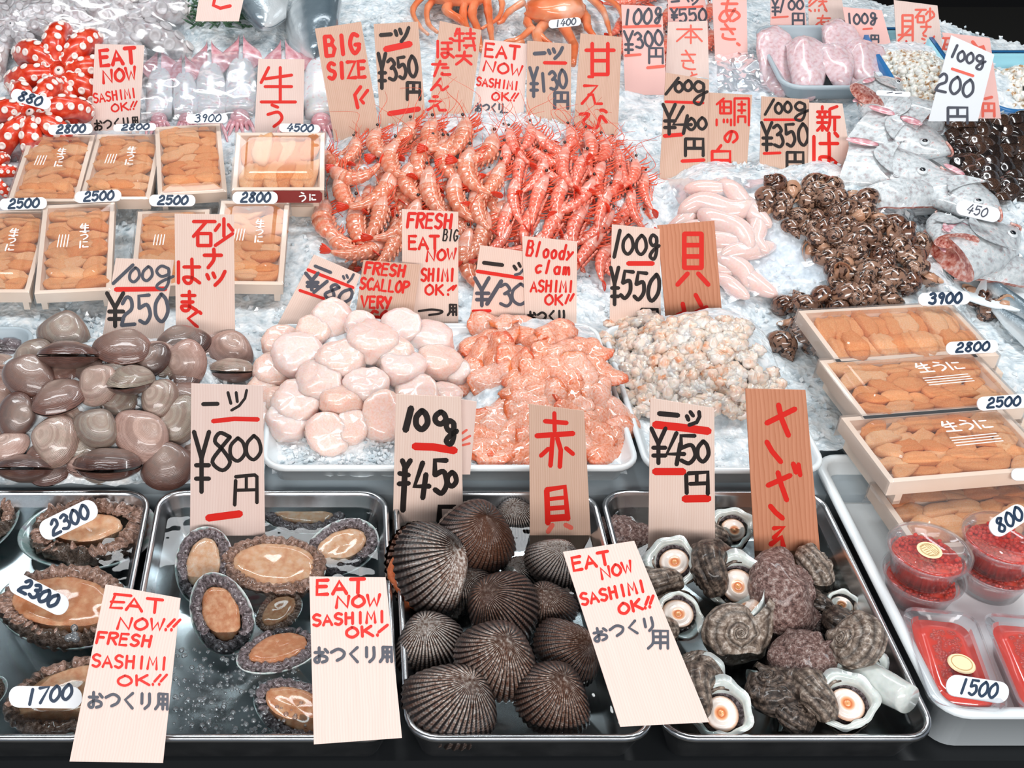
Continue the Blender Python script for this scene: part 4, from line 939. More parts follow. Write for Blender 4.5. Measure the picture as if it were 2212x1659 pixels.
for i, (px, py, w) in enumerate(RC):
    p = hit(px, py, HA, .009); s = w / sc_at(p)
    n_ = nrm(HA, p, k=.8); inst(RCT[i % 6], frame(p, x=toward(px, py, r.uniform(-50, 50) + (180 if r.random() < .3 else 0), p), z=Vector(n_) + Vector((r.uniform(-.3, .3), -r.uniform(0, .45), 0)), s=s), 'folded slice of orange clam meat heaped in the white tray', 'clam meat', 'orange clam meat slices')

WCT = []
for i in range(6):
    rr_ = random.Random(i + 70); b = MB()
    for k in range(5):
        V, Fc, uv = blob(18, 10, rr_.uniform(.22, .36), rr_.uniform(.16, .28), rr_.uniform(.13, .2), amp=.35, fr=2.8, seed=i * 7 + k)
        b.add(V + (rr_.uniform(-.28, .28), rr_.uniform(-.2, .2), rr_.uniform(-.08, .1)), Fc, 0, uv)
    WCT.append(('pale_clam_meat', [('pale_clam_meat', b.mesh('pale_clam_meat', MT['whiteclam']))]))
r = random.Random(17); k = 0
for row in range(10):
    py = 698 + row * 20.5; x0 = 1330 + row * 3.5 - (20 if row in (1, 2) else 0); x1 = 1590 + row * 13
    x = x0 + r.uniform(0, 16)
    while x < x1:
        px = x + r.uniform(-7, 7); q = py + r.uniform(-8, 8); p = hit(px, q, HB, .008); n_ = nrm(HB, p, k=.6)
        inst(WCT[k % 6], frame(p, x=toward(px, q, r.uniform(0, 360), p), z=n_, s=r.uniform(58, 76) / sc_at(p)), 'small lumpy piece of pale clam meat in the right white tray', 'clam meat', 'pale clam meat pieces'); k += 1; x += r.uniform(34, 44)

# milt sacs in the bag
MLT = []
for i in range(4):
    rr_ = random.Random(i + 5); pth = catmull([(-.5, rr_.uniform(-.08, .08), 0), (-.2, rr_.uniform(-.1, .1), .02), (.15, rr_.uniform(-.1, .1), .0), (.5, rr_.uniform(-.12, .12), 0)], 6)
    t_ = np.linspace(0, 1, len(pth)); rd = .175 * np.sin(np.clip(t_ * 1.02 - .01, 0, 1) * math.pi) ** .45 + .004
    b = MB(); V, Fc, uv = tube(pth, rd, 16, True, .85); b.add(V, Fc, 0, uv); MLT.append(('milt_sac', [('milt_sac', b.mesh('milt_sac', MT['milt']))]))
r = random.Random(8)
for i, (px, py, w, a) in enumerate([(1530, 412, 100, -12), (1590, 425, 110, -28), (1490, 465, 110, 8), (1550, 450, 150, -5), (1620, 460, 110, -40), (1500, 500, 120, 5), (1575, 490, 150, -30), (1635, 505, 105, -60), (1560, 530, 130, -8), (1615, 545, 120, 12), (1590, 575, 120, -35), (1540, 570, 100, -20), (1620, 610, 120, -30), (1580, 620, 90, -25)]):
    p = hit(px, py, Hbed, .014); inst(MLT[i % 4], frame(p, x=toward(px, py, a, p), z=nrm(Hbed, p, k=.7), s=w / sc_at(p) * 1.12), 'pinkish white milt sac lying in the open plastic bag', 'fish milt', 'milt sacs in the plastic bag')

# ------------------------------------------------------------------ prawns
def prawn(name, m1, m2, bend, fat, seed):
    n_ = 46; s_ = np.linspace(0, 1, n_); L = .86; psi = bend * np.clip((s_ - .25) / .75, 0, 1) ** 1.15
    dx = np.sin(psi); dy = -np.cos(psi); X = np.concatenate(([0], np.cumsum((dx[1:] + dx[:-1]) / 2))) * L / n_; Y = np.concatenate(([0], np.cumsum((dy[1:] + dy[:-1]) / 2))) * L / n_
    mid = n_ // 2; X = X - X[mid]; Y = Y - Y[mid]
    C = np.column_stack((X, Y, X * 0)); Nd = np.column_stack((-np.cos(psi), -np.sin(psi), psi * 0))   # dorsal side
    car = np.interp(s_, [0, .06, .2, .34, .40], [.020, .050, .086, .094, .088]); abd = np.interp(s_, [.34, .45, .7, .92, 1], [.092, .094, .072, .040, .022])
    seg = np.floor((s_ - .36) / .093); fr_ = ((s_ - .36) / .093) - seg
    ab = abd * (1.10 - .17 * fr_)
    def body(i0, i1, rad, sides=14):
        V = []; uv = []
        for i in range(i0, i1):
            for k in range(sides):
                a = 2 * math.pi * k / sides; c_ = math.cos(a); q = 1.08 if c_ > 0 else .92
                V.append(C[i] + Nd[i] * rad[i] * c_ * q * fat + np.array((0, 0, 1)) * rad[i] * math.sin(a) * .82 * fat); uv.append((k / sides, s_[i]))
        m_ = i1 - i0; Fc = [(i * sides + k, i * sides + (k + 1) % sides, (i + 1) * sides + (k + 1) % sides, (i + 1) * sides + k) for i in range(m_ - 1) for k in range(sides)]
        Fc += [tuple(range(sides))[::-1], tuple((m_ - 1) * sides + k for k in range(sides))]; return np.array(V), Fc, np.array(uv)
    ic_ = int(.37 * n_); b = MB(); b.add(*body(0, ic_ + 1, car))
    T0 = np.array((0, 1.0, 0)); h0 = C[0]
    # rostrum: a toothed spike running forward along the back
    b.add(*tube([C[4] + Nd[4] * .05, C[0] + Nd[0] * .035, C[0] + T0 * .08 + Nd[0] * .04, C[0] + T0 * .17 + Nd[0] * .065], [.012, .013, .009, .002], 6))
    for k in range(5): q = C[0] + T0 * (.02 + .025 * k) + Nd[0] * (.046 + .004 * k); b.add(*tube([q, q + T0 * .02 + Nd[0] * .02], [.006, .001], 4))
    P = [('carapace', b.mesh('carapace', m2))]
    b = MB(); b.add(*body(ic_ - 1, n_, ab)); P.append(('abdomen', b.mesh('abdomen', m1)))
    tp = C[-1]; td = np.array((dx[-1], dy[-1], 0)); nd = Nd[-1]; b = MB()
    for k, sp in enumerate((-.5, -.22, 0, .22, .5)):
        d = td * math.cos(sp) + (np.array((0, 0, 1)) * .8 + nd * .25) * math.sin(sp); V, Fc, uv = blob(10, 6, .085, .026, .009, e=.9)
        F3 = np.column_stack((d / np.linalg.norm(d), np.cross(nd, d) / np.linalg.norm(np.cross(nd, d)), nd)); b.add(V @ F3.T + tp + d * .065, Fc, 0, uv)
    P.append(('tail_fan', b.mesh('tail_fan', MT['tail'])))
    for s in (-1, 1):
        b = MB(); V, Fc, uv = blob(12, 8, .021, .021, .021); b.add(V + C[1] + Nd[1] * .030 + T0 * .03 + np.array((0, 0, s * .048)), Fc, 0, uv); P.append(('eye', b.mesh('eye', MT['eye'])))
    rr_ = random.Random(seed)
    for s in (-1, 1):
        pth = catmull([C[0] + np.array((0, 0, s * .02)), C[0] + T0 * .18 + np.array((rr_.uniform(-.1, .1), 0, s * .10)), C[0] + T0 * .42 + np.array((rr_.uniform(-.25, .25), 0, s * .18)), C[0] + T0 * .70 + np.array((rr_.uniform(-.5, .5), 0, s * .16))], 5)
        b = MB(); b.add(*tube(pth, np.linspace(.0055, .0022, len(pth)), 4)); P.append(('antenna', b.mesh('antenna', MT['feeler'])))
    for k in range(5):
        i = 4 + k * 3; b = MB()
        for s in (-1, 1):
            q = C[i] - Nd[i] * car[i] * .8 + np.array((0, 0, s * .03)); e1 = -Nd[i] * rr_.uniform(.06, .10) + T0 * rr_.uniform(.02, .12); e2 = T0 * rr_.uniform(-.02, .12) - Nd[i] * rr_.uniform(.0, .07)
            b.add(*tube([q, q + e1 + np.array((0, 0, s * .03)), q + e1 + e2 + np.array((0, 0, s * .05))], [.010, .008, .003], 5))
        P.append(('legs', b.mesh('legs', MT['feeler'])))
    b = MB()
    for k in range(5):
        i = int((.42 + .09 * k) * n_)
        for s in (-1, 1):
            V, Fc, uv = blob(8, 5, .016, .045, .010); b.add(V + C[i] - Nd[i] * (ab[i] + .012) + np.array((0, 0, s * .03)), Fc, 0, uv)
    P.append(('swimmerets', b.mesh('swimmerets', m1)))
    return (name, P)


BP = [prawn('large_prawn', MT['botan'], MT['botanh'], bd, 1.12, i) for i, bd in enumerate((1.5, .9, 2.0, -1.3, -.8))]
AP = [prawn('sweet_prawn', MT['ama'], MT['amah'], bd, .92, i + 9) for i, bd in enumerate((.8, -.6, 1.3, -1.2, .3))]


def put_prawn(tp, px, py, ang, w, lab, cat, grp, r, up=.012, hh=Hbed):
    p = hit(px, py, hh, up); n_ = nrm(hh, p, k=.75); d = toward(px, py, ang, p)
    z = Vector(n_) + Vector((r.uniform(-.25, .25), r.uniform(-.3, .1), 0)); d = Vector(d) - Vector(n_) * Vector(d).dot(Vector(n_))
    inst(tp, frame(p, y=d, z=z, s=w / sc_at(p)), lab, cat, grp)


r = random.Random(21)
# (px,py,head angle,length px,template) read from the photo: heads mostly point up
for px, py, a, w, k in [(765, 330, 95, 150, 3), (810, 315, 60, 165, 0), (872, 300, 62, 185, 3), (930, 300, 65, 190, 1), (985, 310, 70, 180, 3), (1000, 300, 80, 190, 4), (1050, 335, 70, 190, 3), (760, 385, 150, 175, 2), (840, 350, 45, 180, 0),
                        (905, 350, 40, 190, 0), (960, 350, 75, 180, 1), (1010, 375, 60, 190, 0), (825, 420, 60, 200, 3), (930, 420, 75, 190, 1), (985, 430, 70, 180, 0), (880, 400, 55, 180, 2), (740, 420, 80, 170, 1), (700, 485, 72, 220, 0), (770, 490, 70, 200, 1),
                        (820, 470, 85, 190, 4), (875, 490, 60, 190, 3), (790, 545, 30, 190, 3), (850, 530, 75, 170, 4), (735, 530, 100, 150, 2), (1030, 450, 70, 170, 1), (1040, 520, 80, 180, 4), (1005, 560, 75, 190, 1), (900, 545, 60, 170, 0), (1065, 400, 60, 170, 4), (715, 350, 110, 140, 1)]:
    put_prawn(BP[k], px, py, a + r.uniform(-8, 8), w, 'large striped tan-orange prawn in the left half of the prawn pile', 'prawn', 'large prawns on ice', r, r.uniform(.012, .022))
for px, py, a, w, k in [(1110, 315, 100, 150, 0), (1145, 300, 95, 150, 1), (1190, 320, 140, 170, 2), (1235, 310, 110, 165, 3), (1280, 320, 120, 170, 1), (1310, 330, 125, 160, 3), (1340, 360, 110, 170, 4), (1370, 380, 100, 160, 1), (1390, 410, 80, 150, 0), (1120, 370, 80, 160, 4),
                        (1165, 380, 75, 170, 1), (1215, 360, 70, 175, 0), (1250, 370, 65, 175, 4), (1290, 390, 70, 170, 0), (1330, 410, 95, 170, 3), (1365, 450, 90, 150, 2), (1110, 430, 70, 170, 0), (1160, 430, 65, 180, 4), (1205, 430, 60, 185, 0), (1255, 430, 60, 180, 1),
                        (1300, 450, 75, 170, 4), (1345, 470, 85, 150, 3), (1090, 480, 60, 170, 4), (1140, 480, 50, 185, 0), (1190, 490, 48, 190, 4), (1240, 490, 55, 190, 0), (1290, 500, 60, 180, 1), (1330, 520, 70, 150, 4), (1075, 530, 50, 150, 1), (1265, 545, 45, 170, 4), (1300, 560, 40, 160, 0),
                        (1310, 575, 70, 120, 2), (1180, 345, 160, 150, 4), (1220, 400, 150, 140, 2), (1090, 350, 95, 150, 3), (1270, 345, 60, 160, 0), (1150, 530, 45, 150, 3), (1215, 535, 50, 150, 0)]:
    put_prawn(AP[k], px, py, a + r.uniform(-8, 8), w, 'slim pink-red sweet prawn in the right half of the prawn pile', 'prawn', 'sweet prawns on ice', r, r.uniform(.010, .018))
for i in range(64):
    px, py = r.uniform(720, 1390), r.uniform(300, 560)
    if py > 480 and px < 760: continue
    tp, nm, g_ = (BP, 'large tan-orange prawn buried deep among the left prawns', 'large prawns buried in the pile') if px < 1070 else (AP, 'pink-red sweet prawn buried deep among the right prawns', 'sweet prawns buried in the pile')
    put_prawn(tp[i % 5], px, py, r.uniform(30, 150), 160, nm, 'prawn', g_, r, -.004)

# ------------------------------------------------------------------ sea snails
def spiral(nT, nV, turns, g, R0_, r0, hgt, fl=None, bumps=0.0, ridges=0, amp=0.0, seed=0, elong=1.0):
    """returns V,F,uv, aperture centre, aperture outward normal, tube radius; apex up on +Z"""
    def f(U, V):
        t = U * turns * 2 * math.pi; e = np.exp(g * (t - turns * 2 * math.pi)); a = V * 2 * math.pi
        rr = r0 * e; k = 1 + 0 * a
        if ridges: k = k + .05 * np.abs(np.cos(ridges * a * .5)) + .018 * np.sin(t * 34)
        if bumps: k = k + bumps * np.maximum(0, np.cos(t * 4.5)) ** 4 * np.maximum(0, np.cos(a - .9)) ** 6
        rad = R0_ * e + rr * np.cos(a) * k; z = -hgt * e + rr * np.sin(a) * k * elong
        X, Y, Z = rad * np.cos(t), rad * np.sin(t), z
        if amp:
            q = 1 + amp * fn(np.stack((X, Y, Z), -1), 7, 3, seed) ; X, Y, Z = X * q, Y * q, Z * q
        return X, Y, Z
    V, Fc, uv = grid(nT, nV, f, cv=True)
    te = turns * 2 * math.pi; c = np.array((R0_ * math.cos(te), R0_ * math.sin(te), -hgt)); n_ = np.array((-math.sin(te), math.cos(te), -.12)); n_ /= np.linalg.norm(n_)
    rim = V[-nV:].copy(); return V, Fc, uv, c, n_, rim


def bai(i):
    V, Fc, uv, c, n_, rim = spiral(84, 16, 5.0, .098, .165, .20, .62, elong=1.45, seed=i)
    o = np.array((0, 0, .48)); b = MB(); b.add(V + o, Fc, 0, uv)
    inner = c + (rim - c) * .72 - n_ * .06; k = len(rim); b.add(np.concatenate((rim, inner)) + o, [(q, (q + 1) % k, k + (q + 1) % k, k + q) for q in range(k)], 1)
    P = [('shell', b.mesh('shell', [MT['bai'], MT['baiflesh']]))]
    b = MB(); V, Fc, uv = blob(14, 8, .13, .12, .17, amp=.25, seed=i); b.add(V + c + o - n_ * .04, Fc, 0, uv); P.append(('foot', b.mesh('foot', MT['baiflesh'])))
    return ('spotted_snail', P)


def turban(i, mat=None, lipw=1.12, hang=False, oper=True):
    V, Fc, uv, c, n_, rim = spiral(150, 44, 3.8, .112, .235, .265, .40, bumps=.30, ridges=9, amp=.03, seed=i)
    rim = c + (rim - c) / np.linalg.norm(rim - c, axis=1)[:, None] * .262
    o = np.array((0, 0, .14)); b = MB(); b.add(V + o, Fc, 0, uv); P = [('shell', b.mesh('shell', mat or MT['turban']))]
    k = len(rim); t_ = np.arange(k) * 2 * math.pi / k; wv = (1 + .16 * np.cos(t_ - 1.2 + i) + .07 * np.sin(3 * t_ + i) + .05 * np.sin(7 * t_ + 2 * i))[:, None]; rw = c + (rim - c) * wv
    out = c + (rw - c) * lipw + n_ * (.05 + .03 * np.sin(2 * t_ + i)[:, None]); inn = c + (rw - c) * .90 + n_ * .03; dp = c + (rim - c) * .84 - n_ * .07; md = c + (rim - c) * .30 - n_ * .14
    b = MB(); b.add(np.concatenate((rim, out, inn, dp, md)) + o, [(j * k + q, j * k + (q + 1) % k, (j + 1) * k + (q + 1) % k, (j + 1) * k + q) for j in range(3) for q in range(k)]); b.add(np.concatenate((dp, md)) + o, [(q, (q + 1) % k, k + (q + 1) % k, k + q) for q in range(k)] + [tuple(k + q for q in range(k))], 1); P.append(('lip', b.mesh('lip', [MT['lip'], MT['mantle']])))
    if oper:
        u = rim[0] - c; u -= n_ * np.dot(u, n_); u /= np.linalg.norm(u); w = np.cross(n_, u); Q = []; UV = []; nr, na = 9, 28
        cc = c + (c - rim.mean(0)) * 0 - n_ * .02 + (n_ * .16 + u * .10 if hang else 0)
        for j in range(nr):
            q = (j + .001) / (nr - 1); R_ = .185 * q
            for a in range(na): t = 2 * math.pi * a / na; Q.append(cc + u * R_ * math.cos(t) + w * R_ * .9 * math.sin(t) + n_ * (.075 * math.sqrt(max(0, 1 - q * q)) + .012 * math.cos(q * 14))); UV.append((a / na, q))
        Fc = [(j * na + a, j * na + (a + 1) % na, (j + 1) * na + (a + 1) % na, (j + 1) * na + a) for j in range(nr - 1) for a in range(na)]
        b = MB(); b.add(np.array(Q) + o, Fc, 0, UV); P.append(('operculum', b.mesh('operculum', MT['oper'])))
    if hang:
        b = MB(); pth = catmull([c - n_ * .1, c + n_ * .12, c + n_ * .38 + np.array((0, 0, -.05)), c + n_ * .62 + np.array((0, 0, -.1))], 5); V, Fc, uv = tube(pth, np.linspace(.20, .15, len(pth)), 16); b.add(V + o, Fc, 0, uv); P.append(('foot', b.mesh('foot', MT['lip'])))
    return ('turban_shell', P), c + o, n_


BT = [bai(i) for i in range(3)]
r = random.Random(31); SN = []
poly = [(1650, 395), (1760, 400), (1850, 400), (1870, 440), (1950, 480), (2000, 500), (2025, 560), (2010, 610), (1940, 640), (1860, 650), (1800, 630), (1770, 560), (1700, 490), (1650, 440)]


def inpoly(x, y, P):
    c = False; j = len(P) - 1
    for i in range(len(P)):
        if (P[i][1] > y) != (P[j][1] > y) and x < (P[j][0] - P[i][0]) * (y - P[i][1]) / (P[j][1] - P[i][1]) + P[i][0]: c = not c
        j = i
    return c


for row in range(9):
    for c_ in range(11):
        x = 1640 + c_ * 40 + (row % 2) * 20 + r.uniform(-9, 9); y = 400 + row * 30 + r.uniform(-8, 8)
        if inpoly(x, y, poly): SN.append((x, y))
SN += [(1735, 660), (1690, 655), (1780, 640), (1720, 700), (1695, 745), (1745, 740), (2115, 640), (2140, 665), (1810, 660), (1850, 640)]
for i, (px, py) in enumerate(SN):
    p = hit(px, py, Hbed, .012); z = Vector((r.uniform(-1, 1), r.uniform(-1, .4), r.uniform(-.7, .9)))
    inst(BT[i % 3], frame(p, x=(r.uniform(-1, 1), r.uniform(-1, 1), .1), z=z, s=r.uniform(88, 104) / sc_at(p)),
         'wet brown spotted sea snail in the long heap on ice' if i < len(SN) - 10 else 'wet brown spotted sea snail lying loose near the right uni boxes', 'sea snail', 'spotted sea snails on ice' if i < len(SN) - 10 else 'loose sea snails by the uni boxes')

TV = [turban(0, lipw=1.04), turban(1, lipw=1.04), turban(2, MT['crust'], 1.03, oper=False), turban(3, hang=True, lipw=1.1), turban(4, lipw=1.22)]


def face_to(tp, p, s, nd, twist):
    """turn the aperture normal to world direction nd, then twist about it, centred on p"""
    _, c, n_ = tp; q = Vector(n_).rotation_difference(Vector(nd)); R = Matrix.Rotation(twist, 3, Vector(nd).normalized()) @ q.to_matrix()
    M = R.to_4x4() @ Matrix.Diagonal((s, s, s, 1)); M.translation = Vector(p) - (R @ Vector(c)) * (s * .8); return M


def apex_to(tp, p, s, ad, twist):
    q = Vector((0, 0, 1)).rotation_difference(Vector(ad)); R = Matrix.Rotation(twist, 3, Vector(ad).normalized()) @ q.to_matrix()
    M = R.to_4x4() @ Matrix.Diagonal((s, s, s, 1)); M.translation = Vector(p); return M


for px, py, w, k, mode, d, tw, z, nt in [
    (1580, 1262, 165, 4, 'f', (0, 0, 0), 1.0, .05, 'turban shell with its round spiral lid facing the viewer'), (1452, 1225, 140, 4, 'f', (.1, .1, 0), 2.4, .05, 'turban shell with a torn white lip below the 450 strip'), (1455, 1335, 150, 0, 'f', (.1, -.2, .3), 2.0, .04, 'turban shell with white lip half under the tilted strip'),
    (1722, 1262, 210, 2, 'a', (.8, .1, .4), .5, .05, 'turban shell with rough whitish crust at the back'), (1592, 1362, 170, 0, 'a', (.05, -.75, .55), 2.0, .052, 'dark turban shell with its spire towards the viewer'), (1728, 1395, 165, 2, 'a', (-.3, .2, .8), 1.0, .052, 'brownish-red crusted turban shell in the middle'),
    (1850, 1440, 170, 3, 'f', (.75, -.55, -.1), .6, .055, 'turban shell with its pale foot hanging out to the right'), (1662, 1475, 160, 1, 'a', (-.3, .3, .8), 3.0, .048, 'dark turban shell with a worn grey patch in the front middle'), (1545, 1535, 170, 4, 'f', (-.1, .1, .1), .4, .045, 'turban shell with wide white mouth at the front left'),
    (1815, 1522, 165, 4, 'f', (0, .0, .5), .8, .05, 'turban shell with white fan mouth at the front right'), (1838, 1340, 130, 0, 'a', (.5, .4, .5), 1.0, .035, 'small dark turban shell by the right wall of the tray'), (1808, 1312, 110, 1, 'f', (.1, .2, .4), 1.0, .03, 'turban shell with a small pale lid by the right wall'),
    (1345, 1135, 140, 2, 'a', (.2, .6, .5), 2.0, .03, 'pink-grey crusted turban shell in the back left corner'), (1575, 1150, 120, 4, 'f', (.3, -.3, .2), 2.0, .03, 'turban shell behind between the two strips'), (1490, 1430, 130, 0, 'a', (-.4, .5, .4), .3, .03, 'ridged dark turban shell beside the tilted strip'),
    (1715, 1528, 105, 1, 'a', (.3, .3, .6), 2.2, .045, 'dark turban shell sunk at the front of the tray'), (1770, 1210, 110, 3, 'a', (.6, .3, .3), 1.0, .04, 'turban shell just right of the tall cedar strip')]:
    p = gp(px, py, z); s = w / sc_at(p) * (1.22 if mode == 'f' else 1.22)
    if mode == 'f': M = face_to(TV[k], p, s, Vector(camdir(p)) + Vector(d), tw)
    else: M = apex_to(TV[k], p, s, Vector(d), tw)
    inst(TV[k][0], M, nt, 'turban shell', 'turban shells in the steel tray')

# ------------------------------------------------------------------ abalones
def abalone(i, mant, wav=22, footk=(.34, .21), deep=.12, rag=.06):
    def ell(n, a, b_, f=None):
        t = np.linspace(0, 2 * math.pi, n, endpoint=False); k = 1 + (f(t) if f else 0); return np.column_stack((a * np.cos(t) * k, b_ * np.sin(t) * k * (1 + .08 * np.cos(t))))
    L = lambda a, b_, z, f=None: np.column_stack((ell(60, a, b_, f), np.full(60, z)))
    b = MB(); b.add(*loft([L(.2, .12, -deep), L(.4, .27, -deep * .7), L(.49, .335, -.01), L(.5, .345, .01), L(.49, .335, .015), L(.46, .31, -.01), L(.3, .2, -deep * .7)])); P = [('shell', b.mesh('shell', MT['nacre']))]
    def f(U, V):
        t = U * 2 * math.pi; a = V * 2 * math.pi; w1 = np.sin(t * wav + i) * .5 + np.sin(t * wav * 1.37 + 2 * i) * .5
        rr = .054 + .008 * w1; rx = (footk[0] + .47) / 2 + .012 * np.sin(t * 5 + i); ry = (footk[1] + .315) / 2 + .012 * np.sin(t * 4 + i)
        k = rr * np.cos(a) * 1.25; X = (rx + k) * np.cos(t); Y = (ry + k) * np.sin(t) * (1 + .08 * np.cos(t)); Z = .02 + rr * np.sin(a) * 1.0 + .008 * w1 * np.sin(a)
        q = rag * fn(np.stack((X, Y, Z), -1), 9, 3, i) * .5; return X, Y, Z + q
    V, Fc, uv = grid(200, 14, f, cu=True, cv=True); b = MB(); b.add(V, Fc, 0, uv); P.append(('mantle', b.mesh('mantle', mant)))
    V, Fc, uv = blob(48, 14, footk[0], footk[1], .062, e=.75, amp=.07, fr=2, seed=i + 3); V[:, 2] += .035 - .03 * np.exp(-((V[:, 0] / .2) ** 2 + (V[:, 1] / .12) ** 2)); V[:, 1] *= (1 + .16 * V[:, 0]); b = MB(); b.add(V, Fc, 0, uv); P.append(('foot', b.mesh('foot', MT['foot'])))
    return ('abalone', P)


AB = [abalone(1, MT['mantleb'], 30, (.24, .14), rag=.14), abalone(2, MT['mantleb'], 34, (.37, .23)), abalone(3, MT['mantle'], 20, (.36, .225), rag=.04), abalone(4, MT['mantle'], 17, (.33, .20), rag=.05), abalone(5, MT['mantleb'], 26, (.41, .26))]
for px, py, w, a, tl, k, z, nt in [(190, 1150, 300, 4, 8, 0, .030, 'large abalone with brown crumpled mantle under the upper 2300 label'), (140, 1312, 305, -8, 8, 1, .030, 'large abalone with a wide tan foot under the lower 2300 label'), (150, 1508, 270, 15, 4, 4, .026, 'large pale abalone under the 1700 label'), (-30, 1130, 190, 60, 5, 0, .030, 'abalone mantle cut off by the left edge of the photo'), (-25, 1500, 100, 50, 5, 0, .024, 'small abalone at the bottom left edge'),
                               (655, 1108, 172, -3, 2, 2, .024, 'small abalone with wavy edge at the back beside the 800 strip'), (735, 1185, 165, 25, 18, 3, .034, 'small abalone with thick grey mantle by the tray divider'), (592, 1225, 205, -6, 8, 4, .036, 'small abalone with broad cream foot in the middle'), (440, 1222, 165, 80, 25, 3, .036, 'small abalone standing up below the 800 strip'), (478, 1325, 175, -65, 28, 3, .040, 'small abalone with square foot in front'),
                               (602, 1322, 110, 40, 10, 1, .026, 'small abalone showing bluish shell beside the middle strip'), (600, 1408, 175, 25, -10, 2, .034, 'small folded abalone touching the middle strip'), (640, 1535, 190, -28, 6, 2, .030, 'small abalone at the front half under the middle strip')]:
    p = gp(px, py, z); inst(AB[k], mat3(p, px, py, a, tl, w * (1.1 if px > 350 else 1.0) / sc_at(p)), nt, 'abalone', 'abalones in the steel trays')

# bubbles and foam on the water of the small abalone tray
m = MB(); r = random.Random(6)
for i in range(420):
    px, py = r.uniform(375, 660), r.uniform(1400, 1600); p = gp(px, py, .036)
    if not (-.19 < p[0] < .03 and .70 < p[1] < .85): continue
    R_ = r.choice([.0008, .001, .0014, .0014, .002, .0028]); V, Fc, uv = blob(10, 5, R_, R_, R_ * .8); m.add(V + p, Fc, 0, uv)
for i in range(7):
    p = gp(158 + r.uniform(-18, 22), 1368 + r.uniform(-14, 14), .048); V, Fc, uv = blob(14, 8, .004, .004, .004); m.add(V + p, Fc, 0, uv)
tag(obj('bubbles', m.mesh('bubbles', MT['bubble'])), 'foam of air bubbles on the water among the small abalones', 'bubbles', None, 'stuff')

# ------------------------------------------------------------------ sea urchin boxes
def proj(p):
    v = np.asarray(p) - EYE; f = np.array((0, math.cos(TH), -math.sin(TH))); u = np.array((0, math.sin(TH), math.cos(TH))); d = np.dot(v, f)
    return CX + F * v[0] / d, CY - F * np.dot(v, u) / d


UNI = []
for i in range(4):
    def fz(P, i=i):
        x, y, z = P.T; return np.column_stack((x, y + .35 * x * x * (1 if i % 2 else -1), z + .25 * (x * x) * (1 if i > 1 else -.6) - .06 * np.cos(y * 8)))
    b = MB(); V, Fc, uv = blob(22, 12, .5, .25, .17, e=.85, amp=.12, fr=2.5, seed=i + 90, fz=fz); b.add(V, Fc, 0, uv); UNI.append(('uni_lobe', [('uni_lobe', b.mesh('uni_lobe', MT['uni']))]))


